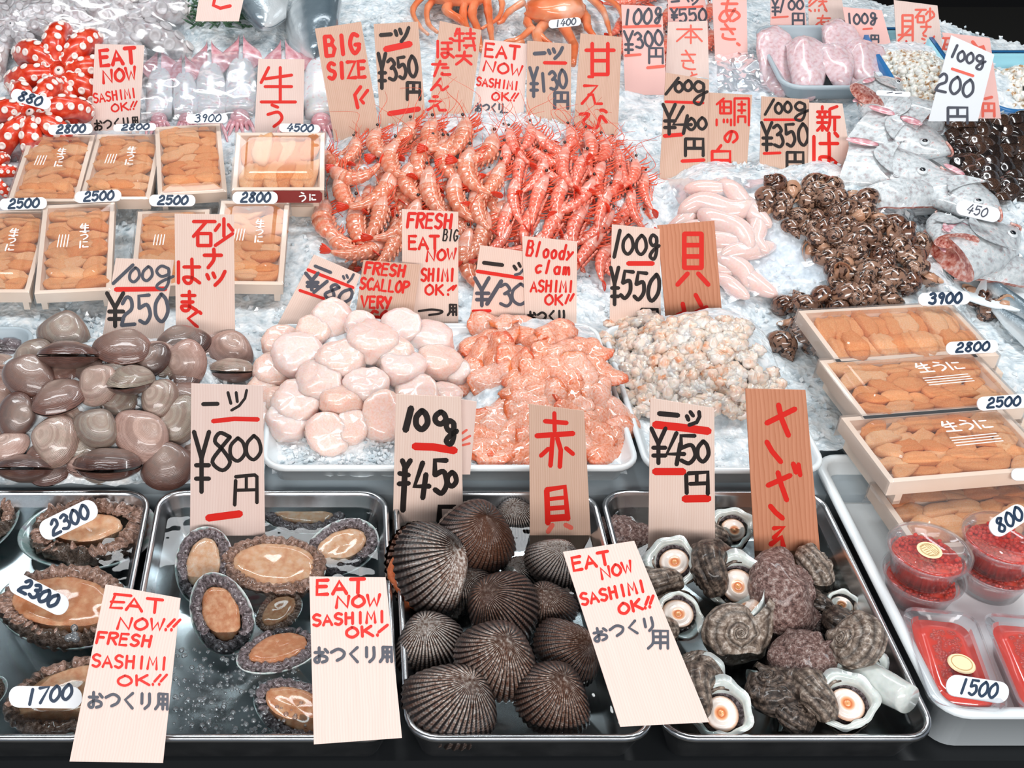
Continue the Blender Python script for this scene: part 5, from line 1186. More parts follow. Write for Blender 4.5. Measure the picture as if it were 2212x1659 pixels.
def uni_box(tagname, FL, FR, back_y, ratio, zt, label, neat=False, clean=False, stacked=0, seed=0, hgt=.030, lid=True, lobes=1):
    a = gp(*FL, zt); c = gp(*FR, zt); w = np.linalg.norm(c - a); x = (c - a) / w; L = w * ratio
    yh = np.array((-x[1], x[0], 0)); mid = (a + c) / 2; best = min((abs(proj(mid + L * (yh * math.cos(t) + np.array((0, 0, math.sin(t)))))[1] - back_y), t) for t in np.radians(np.linspace(0, 30, 61)))
    t = best[1]; y = yh * math.cos(t) + np.array((0, 0, math.sin(t))); z = np.cross(x, y)
    M = frame(mid + y * (L / 2) - z * hgt, x=x, z=z)
    hx, hy = w / 2, L / 2
    def wooden(mm, h):
        b = MB(); e = .0065; R_ = lambda o, zz: np.array([(-hx + o, -hy + o, zz), (hx - o, -hy + o, zz), (hx - o, hy - o, zz), (-hx + o, hy - o, zz)])
        b.add(*loft([R_(0, .004), R_(0, h), R_(e, h), R_(e + .004, .010)])); return b.mesh('wooden_tray', MT['boxwood'], False)
    def feet():
        out = []
        for s in (-1, 1):
            b = MB(); b.add(*box(s * hx * .82 - .004, s * hx * .82 + .004, -hy * .96, hy * .96, -.012, .004)); out.append(('foot', b.mesh('foot', MT['boxwood'], False)))
        return out
    P = [('wooden_tray', wooden(0, hgt - .008))] + feet()
    if lid:
        b = MB(); L_ = lambda ox, zz, r_=.004: np.column_stack((rrect(hx + ox, hy + ox, r_), np.full(28, zz)))
        def I_(s, zz): return np.column_stack((rrect(hx - s, hy - s * 1.3, .006), np.full(28, zz)))
        b.add(*loft([L_(.003, -.006), L_(.0025, hgt - .007), L_(-.001, hgt - .005), I_(.016, hgt - .004), I_(.018, hgt + .004), I_(.020, hgt + .005)], capb=False))
        if not clean:
            e = hgt + .0055; k = 0
            ax = (lambda q: (q[0], q[1])) if ratio > 1 else (lambda q: (q[0], q[1]))
            sz = min(hx, hy) * .30; org = (hx * .25, hy * .35)
            for gi, ch in enumerate(('生', 'う', 'に')):
                for st in strokes(ch):
                    pp = np.column_stack((org[0] + (st[:, 0] - .5) * sz * .8, org[1] - (gi * 1.1 + st[:, 1]) * sz)) if ratio > 1 else np.column_stack((org[0] + (gi * 1.1 + st[:, 0]) * sz - sz * 1.5, org[1] - (st[:, 1]) * sz))
                    V, Fc = ribbon(pp, sz * .14); k += 1; b.add(np.column_stack((V, np.full(len(V), e + k * 1e-6))), Fc, 1)
            for q in range(4):
                x0, y0 = (-hx * .42 + q * sz * .28, hy * .12) if ratio > 1 else (-hx * .05, -hy * .15 - q * sz * .26)
                pp = np.array([(x0, y0), (x0 - sz * .1, y0 - sz * 1.6)]) if ratio > 1 else np.array([(x0, y0), (x0 + sz * 3.2, y0 + sz * .1)])
                V, Fc = ribbon(pp, sz * .09); k += 1; b.add(np.column_stack((V, np.full(len(V), e + k * 1e-6))), Fc, 1)
        P.append(('lid', b.mesh('lid', [MT['clear'], MT['print']], False)))
    inst(('uni_box', P), M, label, 'sea urchin box', 'wooden sea urchin boxes')
    # the roe lobes: each one a thing lying in the box
    r = random.Random(seed); ll = .034; nx = max(3, int((2 * hx - .022) / (ll * .74))); ny = max(4, int((2 * hy - .02) / (ll * (.54 if not neat else .40))))
    if neat: nx, ny = (max(6, int((2 * hx - .03) / .0165)), 2 if ratio < 1 else 5)
    for i in range(nx):
        for j in range(ny if lobes == 1 else (2 if lobes else 0)):
            u = (-hx + .013 + (i + .5) * (2 * hx - .026) / nx) + r.uniform(-.003, .003) * (0 if neat else 1); v = (-hy + .012 + (j + .5) * (2 * hy - .024) / ny) + r.uniform(-.003, .003)
            an = r.uniform(-.7, .7) if not neat else math.pi / 2 + r.uniform(-.12, .12) - .15
            sc_ = ll * r.uniform(1.12, 1.4) * (1.0 if not neat else max(.9, (2 * hy - .024) / ny / ll * 1.05))
            Ml = M @ Matrix.Translation((u, v, .014 + r.uniform(0, .005))) @ Matrix.Rotation(an, 4, 'Z') @ Matrix.Rotation(r.uniform(-.25, .25), 4, 'X') @ Matrix.Diagonal((sc_, sc_ * (1.0 if not neat else .85), sc_ * .95, 1))
            inst(UNI[r.randrange(4)], Ml, 'orange sea urchin lobe inside the ' + tagname, 'sea urchin roe', 'roe in the ' + tagname)
    return M, z, hgt


def lab_on(bx, label, px, py, w, h, rot, txt, lw=5, hh=20, tilt=48):
    M, z, hg = bx; P = np.array(M @ Vector((0, 0, hg + .006))); p = onplane(px, py, P, z)
    price_label(label, (px, py), w, h, rot, p[2] + .004, [num(txt, (px + 2, py - 1), w * .66, hh, rot, lw)], tilt)


hz = lambda px, py, o=.045: float(hit(px, py, Hbase)[2]) + o
b1 = uni_box('first box of the upper left row', (14, 425), (165, 425), 282, 1.72, hz(90, 440), 'uni box priced 2800, first of the upper left row', seed=1)
b2 = uni_box('second box of the upper left row', (170, 420), (322, 420), 280, 1.72, hz(250, 440), 'uni box beside the strip EAT NOW, second of the upper left row', seed=2)
b3 = uni_box('uni box priced 3900 at the left', (340, 414), (490, 405), 262, 1.72, hz(420, 440), 'uni box priced 3900 in the upper left row', seed=3, clean=True)
b4 = uni_box('uni box priced 4500', (500, 402), (700, 402), 278, .95, hz(600, 430, .062), 'wide uni box priced 4500 on top of a stack', seed=4, clean=True, neat=True)
b0 = uni_box('box under the 4500 box', (505, 438), (700, 438), 330, .95, hz(600, 440, .022), 'closed uni box underneath the 4500 one', seed=14, clean=True, lid=False, lobes=0)
b5 = uni_box('first box of the lower left row', (-104, 622), (60, 622), 445, 1.75, hz(0, 650), 'uni box priced 2500 cut off by the left edge', seed=5)
b6 = uni_box('second box of the lower left row', (72, 626), (238, 618), 432, 1.75, hz(150, 650), 'uni box priced 2500 to the left of the 250 strip', seed=6)
b7 = uni_box('third box of the lower left row', (280, 610), (448, 604), 445, 1.75, hz(350, 640), 'uni box priced 2500 half hidden by the two-column strip', seed=7)
b8 = uni_box('fourth box of the lower left row', (452, 604), (610, 606), 424, 1.75, hz(540, 640), 'uni box priced 2800 at the right end of the lower left row', seed=8)
lab_on(b1, 'label 2800 on the first upper left uni box', 152, 279, 96, 22, -2, '2800', 5, 17)
lab_on(b2, 'label 2800 against the EAT NOW strip', 291, 275, 92, 16, -2, '2800', 4, 12)
lab_on(b3, 'label 3900 on the upper left uni box', 447, 256, 90, 20, -1, '3900', 3, 16)
lab_on(b4, 'label 4500 on the wide uni box', 647, 277, 88, 18, 2, '4500', 4, 15)
lab_on(b5, 'label 2500 at the left edge', 50, 440, 102, 25, -2, '2500', 5, 19)
lab_on(b6, 'label 2500 on the uni box left of the 250 strip', 212, 424, 100, 25, -3, '2500', 5, 19)
lab_on(b7, 'label 2500 above the two-column strip', 372, 433, 100, 25, 0, '2500', 5, 18)
lab_on(b8, 'label 2800 beside the maroon sticker', 551, 427, 98, 26, 0, '2800', 5, 20)
P0 = gp(650, 425, hz(650, 440, .055))
plaque('box_sticker', [(590, 412), (590, 438), (690, 438), (696, 432), (696, 418), (690, 412)], P0, (0, -1, .2), MT['maroon'], [(0, 'B', 'う', (645, 416, 662, 435), 3, 'w'), (0, 'B', 'に', (668, 418, 682, 433), 3, 'w')], 0, 'dark maroon sticker with white characters under the 4500 box', 'sticker')

# right-hand boxes, each on another box
def rbox(nm, FL, FR, by, zt, lb, sd, neat=False, clean=False): return uni_box(nm, FL, FR, by, .60, zt, lb, seed=sd, neat=neat, clean=clean)



c1 = rbox('farthest of the right-hand uni boxes', (1815, 776), (2163, 757), 662, .118, 'uni box priced 3900, farthest of the right-hand row', 21, True, True)
c2 = rbox('middle one of the right-hand uni boxes', (1872, 893), (2222, 866), 775, .118, 'uni box priced 2800, middle of the right-hand row', 22)
c3 = rbox('nearest of the right-hand uni boxes', (1927, 1030), (2290, 1000), 890, .118, 'uni box priced 2500, nearest of the right-hand row', 23)
for k, (M, z, hg) in enumerate((c1, c2, c3)):
    d = M.to_3x3(); hx = .1; pass
for k, (FL, FR, by, nm) in enumerate((((1828, 812), (2172, 795), 700, 'far'), ((1884, 935), (2232, 908), 815, 'middle'), ((1936, 1078), (2295, 1048), 935, 'near'))):
    uni_box('lower %s right box' % nm, FL, FR, by, .60, .080, 'wooden uni box underneath the %s right-hand one' % {'far': '3900', 'middle': '2800', 'near': '2500'}[nm], seed=30 + k, clean=True, lid=False, hgt=.026, lobes=2 if k == 2 else 0)
lab_on(c1, 'label 3900 on the right uni box', 2040, 645, 112, 28, -2, '3900', 6, 22)
lab_on(c2, 'label 2800 on the right uni box', 2100, 750, 112, 28, -3, '2800', 5, 19)
lab_on(c3, 'label 2500 on the nearest right uni box', 2167, 869, 112, 30, -4, '2500', 5, 20)
b6_ = uni_box('open uni box behind the roe cups', (1985, 1175), (2330, 1150), 1060, .6, .085, 'low wooden uni box behind the red roe cups', seed=40, clean=True)
price_label('blank white label at the right edge above the roe cups', (2205, 1025), 40, 26, 0, .11, [], 45)

# ------------------------------------------------------------------ salmon roe: cups and flat packs
def cup_parts(top=True, seal=False):
    P = []; b = MB(); b.add(*lathe([(.0, .0), (.030, 0), (.034, .002), (.0415, .034), (.045, .036), (.046, .038), (.045, .040), (.0425, .037), (.0335, .004), (.0, .0035)])); P.append(('cup', b.mesh('cup', MT['clear'])))
    b = MB(); b.add(*lathe([(.0475, .034), (.0475, .040), (.044, .0425), (.040, .041), (.038, .0375), (.0, .0375)])); P.append(('lid', b.mesh('lid', MT['clear'])))
    if seal:
        b = MB(); b.add(*lathe([(.0, .0384), (.0135, .0384), (.0140, .0380)], 24)); o = len(b.F)
        for rr in (.0105, .0095): V = [(R_ * math.cos(t), R_ * math.sin(t), .0387) for t in np.linspace(0, 2 * math.pi, 25)[:-1] for R_ in (rr, rr - .0004)]; b.add(V, [(2 * q, 2 * q + 1, (2 * q + 3) % 48, (2 * q + 2) % 48) for q in range(24)], 1)
        for ch, x, y in (('a', -.004, .005), ('b', .0035, .005), ('a', -.004, -.0045), ('b', .0035, -.0045)):
            for st in (np.array([(0, q), (1, q)]) if ch == 'a' else np.array([(q, 0), (q, 1)]) for q in (.1, .5, .9)): V, Fc = ribbon(np.column_stack((x + (st[:, 0] - .5) * .006, y - (st[:, 1] - .5) * .008)), .0007); b.add(np.column_stack((V, np.full(len(V), .0388))), Fc, 1)
        P.append(('seal', b.mesh('seal', [MT['seal'], MT['sealink']], False)))
    return ('roe_cup', P)


def roe_mesh(R_, h, n, seed):
    b = MB(); b.add(*lathe([(0, .006), (.031 * R_, .006), (.0385 * R_, h), (0, h + .001)])); r = random.Random(seed)
    for i in range(n):
        a = r.uniform(0, 6.283); q = math.sqrt(r.random()) * .036 * R_; V, Fc, uv = blob(8, 5, .0027, .0027, .0027); b.add(V + (q * math.cos(a), q * math.sin(a), h + .001 + r.uniform(-.001, .002)), Fc, 0, uv)
    return b.mesh('salmon_roe', MT['roe'])


RM = roe_mesh(1.0, .026, 190, 1); CUP = cup_parts(); CUPS = cup_parts(seal=True)
zf = .026
for (px, py), nm, sl in (((2010, 1172), 'left', True), ((2172, 1148), 'right', False)):
    p = gp(px, py, zf + .040 + .038); S_ = (89 / sc_at(p)) / .0475
    for lv in (0, 1):
        q = np.array((p[0] + (.002 if lv else .006), p[1], zf + lv * .040 * S_))
        M = Matrix.Translation(q) @ Matrix.Rotation(.4, 4, 'Z') @ Matrix.Diagonal((S_, S_, S_, 1))
        inst(CUPS if (lv and sl) else CUP, M, '%s clear lidded cup of red roe in the %s stack' % ('upper' if lv else 'lower', nm), 'roe cup', 'stacked clear cups of salmon roe')
        o = obj('salmon_roe', RM); o.matrix_world = M; tag(o, 'shiny red roe filling the %s cup of the %s stack' % ('upper' if lv else 'lower', nm), 'salmon roe', 'roe in the cups', 'stuff')
    if not sl: price_label('label 800 on the right roe cup', (2178, 1124), 88, 44, -33, zf + .088, [num('800', (2180, 1122), 66, 30, -33, 6)], 55)
for (FL, FR, BL), nm, sd in ((((2031, 1516), (2206, 1536), (1931, 1302)), 'left', 1), (((2217, 1528), (2400, 1545), (2113, 1316)), 'right', 2)):
    zt = .062; a, c, bk = gp(*FL, zt), gp(*FR, zt), gp(*BL, zt); w = np.linalg.norm(c - a); x = (c - a) / w; L = abs(np.dot(bk - a, np.array((-x[1], x[0], 0)))); y = np.array((-x[1], x[0], 0)); sk = np.dot(bk - a, x)
    M = frame((a + c) / 2 + y * L / 2 + x * sk / 2 - np.array((0, 0, zt - zf)), x=x, z=(0, 0, 1)); H_ = zt - zf; hx, hy = w / 2, L / 2
    LL = lambda o, zz, r_=.014: np.column_stack((rrect(hx + o, hy + o, r_), np.full(28, zz)))
    P = []; b = MB(); b.add(*loft([LL(-.014, 0), LL(-.006, H_ - .008), LL(-.001, H_ - .006), LL(-.001, H_ - .004)], capt=False)); P.append(('base', b.mesh('base', MT['clear'], False)))
    b = MB(); b.add(*loft([LL(.0, H_ - .008), LL(.0, H_ - .003), LL(-.005, H_ - .001), LL(-.010, H_ - .001), LL(-.013, H_ - .005), LL(-.02, H_ - .005)], capb=False)); P.append(('lid', b.mesh('lid', MT['clear'], False)))
    if sd == 1:
        b = MB(); V, Fc, _ = lathe([(0, .0012), (.0115, .0012), (.0125, 0)], 24); b.add(V + (hx * .16, -hy * .12, H_ - .004), Fc)
        for rr in (.0095,): V = [(hx * .16 + R_ * math.cos(t), -hy * .12 + R_ * math.sin(t), H_ - .0024) for t in np.linspace(0, 2 * math.pi, 25)[:-1] for R_ in (rr, rr - .0006)]; b.add(V, [(2 * q, 2 * q + 1, (2 * q + 3) % 48, (2 * q + 2) % 48) for q in range(24)], 1)
        P.append(('seal', b.mesh('seal', [MT['seal'], MT['sealink']], False)))
    inst(('roe_pack', P), M, 'flat clear pack of red roe, %s' % ('marked 1500' if sd == 1 else 'cut off by the right edge'), 'roe pack', 'flat packs of salmon roe')
    b = MB(); b.add(*loft([LL(-.0155, .002), LL(-.008, H_ - .011), LL(-.02, H_ - .009)])); r = random.Random(sd)
    for i in range(170):
        V, Fc, uv = blob(8, 5, .0026, .0026, .0022); b.add(V + (r.uniform(-hx + .022, hx - .022), r.uniform(-hy + .022, hy - .022), H_ - .010), Fc, 0, uv)
    o = obj('salmon_roe', b.mesh('salmon_roe', MT['roe'])); o.matrix_world = M; tag(o, 'red roe packed in the %s flat pack' % nm, 'salmon roe', None, 'stuff')
price_label('label 1500 on the left flat roe pack', (2112, 1488), 136, 46, 9, .064, [num('1500', (2114, 1487), 86, 32, 8, 6)], 70)

# the other loose price labels
price_label('label 2300 on the upper large abalone', (148, 1123), 134, 46, -26, .058, [num('2300', (150, 1122), 92, 30, -27, 7)], 45)
price_label('label 2300 on the lower large abalone', (84, 1284), 138, 46, 27, .058, [num('2300', (86, 1282), 88, 30, 27, 8)], 50)
price_label('label 1700 on the pale abalone at the bottom left', (98, 1506), 158, 47, 1, .052, [num('1700', (106, 1500), 104, 32, -8, 7, 'b', .4)], 50)
price_label('label 880 on the lower red octopus', (67, 214), 88, 27, 16, hz(67, 225, .075), [num('880', (66, 213), 54, 20, 16, 5)], 40)
price_label('label 1400 on the orange crab', (1220, 49), 70, 18, -6, hz(1220, 60, .06), [num('1400', (1222, 48), 46, 14, -7, 3, 'g')], 40)
price_label('label 450 on the right fish heads', (2113, 456), 96, 32, 13, hz(2113, 480, .085), [num('450', (2112, 455), 46, 20, 14, 3, 'g')], 45)
price_label('label seen edge-on on the top fish head', (1930, 202), 74, 11, 3, hz(1930, 215, .09), [(0, 'L', (1916, 201, 1928, 199), 2, 'g'), (0, 'L', (1934, 202, 1948, 201), 2, 'g')], 45)

# ------------------------------------------------------------------ octopuses
def octopus(name, mat, smat, arms, seed, curl=1.0, head=True, sr=.036):
    rr_ = random.Random(seed); P = []; b = MB(); V, Fc, uv = blob(30, 16, .24, .24, .17, amp=.08, seed=seed); b.add(V + (0, 0, -.02), Fc, 0, uv)
    P.append(('body', b.mesh('body', mat)))
    b = MB(); V, Fc, uv = blob(14, 8, .05, .05, .025); b.add(V + (0, 0, .15), Fc, 0, uv); V, Fc, uv = blob(8, 6, .016, .012, .012); b.add(V + (0, 0, .175), Fc, 1, uv); P.append(('mouth', b.mesh('mouth', [smat, MT['pupil']])))
    for k in range(arms):
        a = 2 * math.pi * (k + rr_.uniform(-.15, .15)) / arms; d = np.array((math.cos(a), math.sin(a), 0)); sd = np.array((-math.sin(a), math.cos(a), 0)); sw = rr_.uniform(-.12, .12)
        pth = catmull([d * .08 + (0, 0, .10), d * .28 + (0, 0, .12), d * .46 + (0, 0, .0) + sd * sw * .5, d * .52 + (0, 0, -.16) + sd * sw, d * .44 + (0, 0, -.30) + sd * sw * 1.6], 7); pth = pth * np.array((curl, curl, 1))
        n_ = len(pth); rad = np.interp(np.linspace(0, 1, n_), [0, .3, .7, 1], [.09, .125, .10, .05]); b = MB(); b.add(*tube(pth, rad, 14)); arm = b.mesh('arm', mat); q = MB(); T = np.gradient(pth, axis=0); T /= np.linalg.norm(T, axis=1)[:, None]
        for i in range(2, n_ - 2, 3):
            up = np.cross(T[i], sd); up = up if up[2] + np.dot(up, d) > 0 else -up; up /= np.linalg.norm(up)
            for s in (-1, 1):
                o_ = up * .80 + sd * s * .55; o_ /= np.linalg.norm(o_); c = pth[i] + T[i] * (.02 * s) + o_ * rad[i] * .97; R_ = sr * rad[i] / .12
                e1 = T[i]; e2 = np.cross(o_, e1); rg = []
                for (kr, kh) in ((1, 0), (1, .3), (.72, .42), (.45, .2), (.02, .15)): rg.append(np.array([c + R_ * kr * (math.cos(t) * e1 + math.sin(t) * e2) + o_ * R_ * kh for t in np.linspace(0, 2 * math.pi, 13)[:-1]]))
                q.add(*loft(rg, capb=False))
        P.append(('arm', arm, [('suckers', q.mesh('suckers', smat))]))
    return (name, P)


O1 = octopus('octopus', MT['octo'], MT['sucker'], 8, 3); O2 = octopus('octopus', MT['octo'], MT['sucker'], 7, 8, sr=.040); O3 = octopus('raw_octopus', MT['octoraw'], MT['suckraw'], 8, 5, 1.2, sr=.055)
for tp, px, py, w, up, tz, rot, nt in ((O1, 135, 165, 225, .055, (0, -.75, .7), .3, 'red boiled octopus behind the EAT NOW strip, pale mouth showing'), (O2, 75, 262, 215, .045, (-.1, -.5, .9), 1.2, 'red boiled octopus under the 880 label'), (O2, -28, 380, 120, .03, (0, -.5, .8), .2, 'red octopus arm tip at the left edge')):
    p = hit(px, py, Hbed, up); inst(tp, frame(p, x=(math.cos(rot), math.sin(rot), 0), z=tz, s=w / sc_at(p) / 1.05), nt, 'octopus', 'octopuses on the ice')
for px, py, w, tz, rot, nt in ((255, 70, 300, (.1, -.5, .9), .5, 'pale raw octopus with big suckers under clear film at the top left'), (35, 70, 200, (-.2, -.5, .9), 2.0, 'pale raw octopus in the top left corner'), (150, 10, 260, (0, -.4, .9), 1.1, 'pale raw octopus at the top edge behind the others')):
    p = hit(px, py, Hbed, .03); inst(O3, frame(p, x=(math.cos(rot), math.sin(rot), 0), z=tz, s=w / sc_at(p) / 1.2), nt, 'octopus', 'raw octopuses under film')

# ------------------------------------------------------------------ squid
def squid(i):
    t = np.linspace(0, 1, 16); rad = np.interp(t, [0, .15, .45, .8, 1], [.012, .08, .135, .15, .13]); b = MB(); pth = np.column_stack((0 * t, .5 - t * .86, 0 * t)); b.add(*tube(pth, rad, 20, True, .7)); P = [('mantle', b.mesh('mantle', MT['squid']))]
    for s in (-1, 1):
        V, Fc, uv = grid(12, 10, lambda U, Vv: (s * (.02 + U * .17 * np.sin(np.clip(Vv * 1.02, 0, 1) * math.pi) ** .8), .56 - Vv * .42 - U * .05, .075 - U * .05 + 0 * Vv)); n_ = len(V); b = MB(); b.add(np.concatenate((V, V - (0, 0, .012))), Fc + [tuple(q + n_ for q in f)[::-1] for f in Fc], 0, np.concatenate((uv, uv))); P.append(('fin', b.mesh('fin', MT['squidfin'])))
    b = MB(); V, Fc, uv = blob(16, 10, .09, .09, .07); b.add(V + (0, -.42, 0), Fc, 0, uv); P.append(('head', b.mesh('head', MT['squidfin'])))
    rr_ = random.Random(i)
    for k in range(6):
        x = (k - 2.5) * .03; b = MB(); b.add(*tube(catmull([(x, -.46, 0), (x * 1.6, -.58, rr_.uniform(-.02, .04)), (x * 2 + rr_.uniform(-.05, .05), -.72, 0)], 4), np.linspace(.026, .008, 9), 7)); P.append(('tentacle', b.mesh('tentacle', MT['squidfin'])))
    return ('squid', P)


SQ = [squid(0), squid(1)]
for i, (px, py, w, a, nt) in enumerate(((345, 195, 165, 82, 'squid just right of the EAT NOW strip'), (400, 200, 150, 90, 'squid with its tip hidden, second from the EAT NOW strip'), (455, 190, 185, 88, 'squid with a pink pointed tip in the middle of the row'), (520, 180, 190, 84, 'squid with the tallest pink tip, left of the two-character strip'),
                                        (690, 185, 200, 95, 'squid between the two-character strip and BIG SIZE'), (615, 190, 190, 92, 'squid behind the two-character strip'))):
    p = hit(px, py, Hbed, .028); d = toward(px, py, a, p); n_ = nrm(Hbase, p); d = Vector(d) + Vector((0, 0, .42)); inst(SQ[i % 2], frame(p, y=d, z=(0, -.6, 1), s=w / sc_at(p) * 1.25), nt, 'squid', 'squid on the ice')

# ------------------------------------------------------------------ fish
def fishbody(name, sl=.16, wd=.11, eyes=True):
    t = np.linspace(0, 1, 26); hh = np.interp(t, [0, .05, .2, .45, .75, .92, 1], [.01, .06, .13, .16, .10, .035, .03]) * sl / .16; ww = np.interp(t, [0, .05, .2, .45, .75, 1], [.01, .05, .09, .10, .06, .012]) * wd / .11
    na = 24; V = []; uv = []
    for i in range(26):
        for k in range(na): a = 2 * math.pi * k / na; V.append((ww[i] * math.sin(a), .5 - t[i] * .9, -hh[i] * math.cos(a))); uv.append((k / na, t[i]))
    Fc = [(i * na + k, i * na + (k + 1) % na, (i + 1) * na + (k + 1) % na, (i + 1) * na + k) for i in range(25) for k in range(na)] + [tuple(range(na))[::-1], tuple(25 * na + k for k in range(na))]
    b = MB(); b.add(V, Fc, 0, uv); P = [('body', b.mesh('body', MT['fish']))]
    b = MB(); L_ = [(0, -.38, -.01), (0, -.38, .01), (0, -.52, .13), (0, -.46, 0), (0, -.52, -.13)]; V = [(x + s, y, z) for s in (-.006, .006) for x, y, z in L_]; b.add(V, [(0, 1, 2, 3, 4), (9, 8, 7, 6, 5)] + [(k, (k + 1) % 5, 5 + (k + 1) % 5, 5 + k)[::-1] for k in range(5)]); P.append(('tail', b.mesh('tail', MT['fish'], False)))
    for s in ((-1, 1) if eyes else ()):
        b = MB(); V, Fc, uv = blob(12, 8, .012, .028, .028); b.add(V + (s * .068, .40, .02), Fc, 0, uv); V, Fc, uv = blob(10, 6, .008, .014, .014); b.add(V + (s * .078, .40, .02), Fc, 1, uv); P.append(('eye', b.mesh('eye', [MT['fisheye'], MT['pupil']])))
    b = MB(); V, Fc, uv = blob(14, 6, .012, .10, .03); b.add(V + (0, .05, .17), Fc, 0, uv); P.append(('dorsal_fin', b.mesh('dorsal_fin', MT['fish'])))
    return (name, P)


FB = fishbody('silver_fish', eyes=False); FS = fishbody('silver_fish', .07, .05)
for tp, px, py, w, a, z, up, nt in ((FB, 562, -42, 330, 274, (-.9, -.3, .5), .04, 'grey silver fish at the top behind the green sprig'), (FB, 676, 10, 360, 272, (.75, -.4, .6), .045, 'pale silver fish at the top left of the BIG SIZE strip'),
                                    (FS, 2190, 660, 300, -35, (.5, .2, .8), .02, 'slim silver fish at the right edge behind the uni boxes'), (FS, 2230, 730, 330, -38, (.6, .2, .7), .02, 'slim silver fish at the right edge beside the 2800 label'), (FS, 2215, 615, 240, -20, (.3, .2, .8), .02, 'slim silver fish at the right edge under the fish plate')):
    p = hit(px, py, Hbed, up); d = Vector(toward(px, py, a, p)); d = d - Vector(nrm(Hbase, p)) * d.dot(Vector(nrm(Hbase, p))); inst(tp, frame(p, y=d, z=z, s=w / sc_at(p) * 1.25), nt, 'fish', 'silver fish on the ice')


def bream(i):
    t = np.linspace(0, 1, 22); hh = np.interp(t, [0, .06, .3, .6, 1], [.02, .10, .27, .36, .36]); ww = np.interp(t, [0, .06, .3, .7, 1], [.02, .06, .13, .17, .15]); na = 26; V = []; uv = []
    for k_, q in enumerate(t):
        for k in range(na): a = 2 * math.pi * k / na; V.append((ww[k_] * math.sin(a), .5 - q, hh[k_] * math.cos(a) + .06 * q)); uv.append((k / na, q))
    V = np.array(V); V *= 1 + .02 * fn(V, 6, 2, i)[:, None]; n_ = len(t)
    Fc = [(j * na + k, j * na + (k + 1) % na, (j + 1) * na + (k + 1) % na, (j + 1) * na + k) for j in range(n_ - 1) for k in range(na)] + [tuple(range(na))[::-1]]
    b = MB(); b.add(V, Fc, 0, uv); P = [('head', b.mesh('head', MT['bream']))]
    R_ = V[-na:]; c = R_.mean(0) + (0, .10, 0); b = MB(); mid = c + (R_ - c) * .6 - (0, .02, 0); b.add(np.concatenate((R_, mid, [c])), [(k, (k + 1) % na, na + (k + 1) % na, na + k) for k in range(na)] + [(na + k, na + (k + 1) % na, 2 * na) for k in range(na)]); P.append(('cut_face', b.mesh('cut_face', MT['breamflesh'])))
    for s in (-1, 1):
        b = MB(); V, Fc, uv = blob(16, 10, .02, .055, .055); b.add(V + (s * .115, .24, .10), Fc, 0, uv); e = b.mesh('eye', MT['fisheye']); b = MB(); V, Fc, uv = blob(12, 8, .014, .03, .03); b.add(V + (s * .131, .24, .10), Fc, 0, uv); P.append(('eye', e, [('pupil', b.mesh('pupil', MT['pupil']))]))
        b = MB(); V, Fc, uv = grid(16, 8, lambda U, W_: (s * (.165 + .035 * np.sin(U * math.pi) * (1 - W_)), -.05 - .30 * np.sin(U * math.pi) ** .8 * (1 - W_ * .8) - .05 * W_ + .1, .33 - U * .60 + 0 * W_)); n2 = len(V); b.add(np.concatenate((V, V - (s * .014, 0, 0))), Fc + [tuple(q + n2 for q in f)[::-1] for f in Fc]); P.append(('gill_cover', b.mesh('gill_cover', MT['bream'])))
        b = MB(); V, Fc, uv = blob(14, 6, .012, .17, .055, amp=.1, seed=i); b.add(V + (s * .19, -.38, -.1), Fc, 0, uv); P.append(('fin', b.mesh('fin', MT['squidfin'])))
    b = MB(); b.add(*tube(catmull([(-.075, .40, -.06), (-.05, .49, -.01), (0, .52, .0), (.05, .49, -.01), (.075, .40, -.06)], 4), .014, 6)); P.append(('mouth', b.mesh('mouth', MT['breamflesh'])))
    return ('sea_bream', P)


def collar(i):
    def f(U, W_):
        a = (U - .5) * 2.0; X = .5 * np.sin(a); Y = .34 * (W_ - .5) * (1.1 - .5 * np.abs(U - .5)) ; Z = .28 * np.cos(a) - .25 + .06 * np.sin(W_ * 3)
        return X, Y, Z + .02 * fn(np.stack((X, Y, Z), -1), 6, 2, i)
    V, Fc, uv = grid(26, 12, f); n_ = len(V); b = MB(); b.add(V, Fc, 0, uv); b.add(V * .97 - (0, 0, .05), [q[::-1] for q in Fc], 1, uv)
    ed = [k * 12 for k in range(26)] + [25 * 12 + k for k in range(1, 12)] + [k * 12 + 11 for k in range(24, -1, -1)] + [k for k in range(10, 0, -1)]
    b.add(np.concatenate((V[ed], (V * .97 - (0, 0, .05))[ed])), [(k, (k + 1) % len(ed), len(ed) + (k + 1) % len(ed), len(ed) + k) for k in range(len(ed))], 1); return ('fish_collar', [('fish_collar', b.mesh('fish_collar', [MT['bream'], MT['breamflesh']]))])


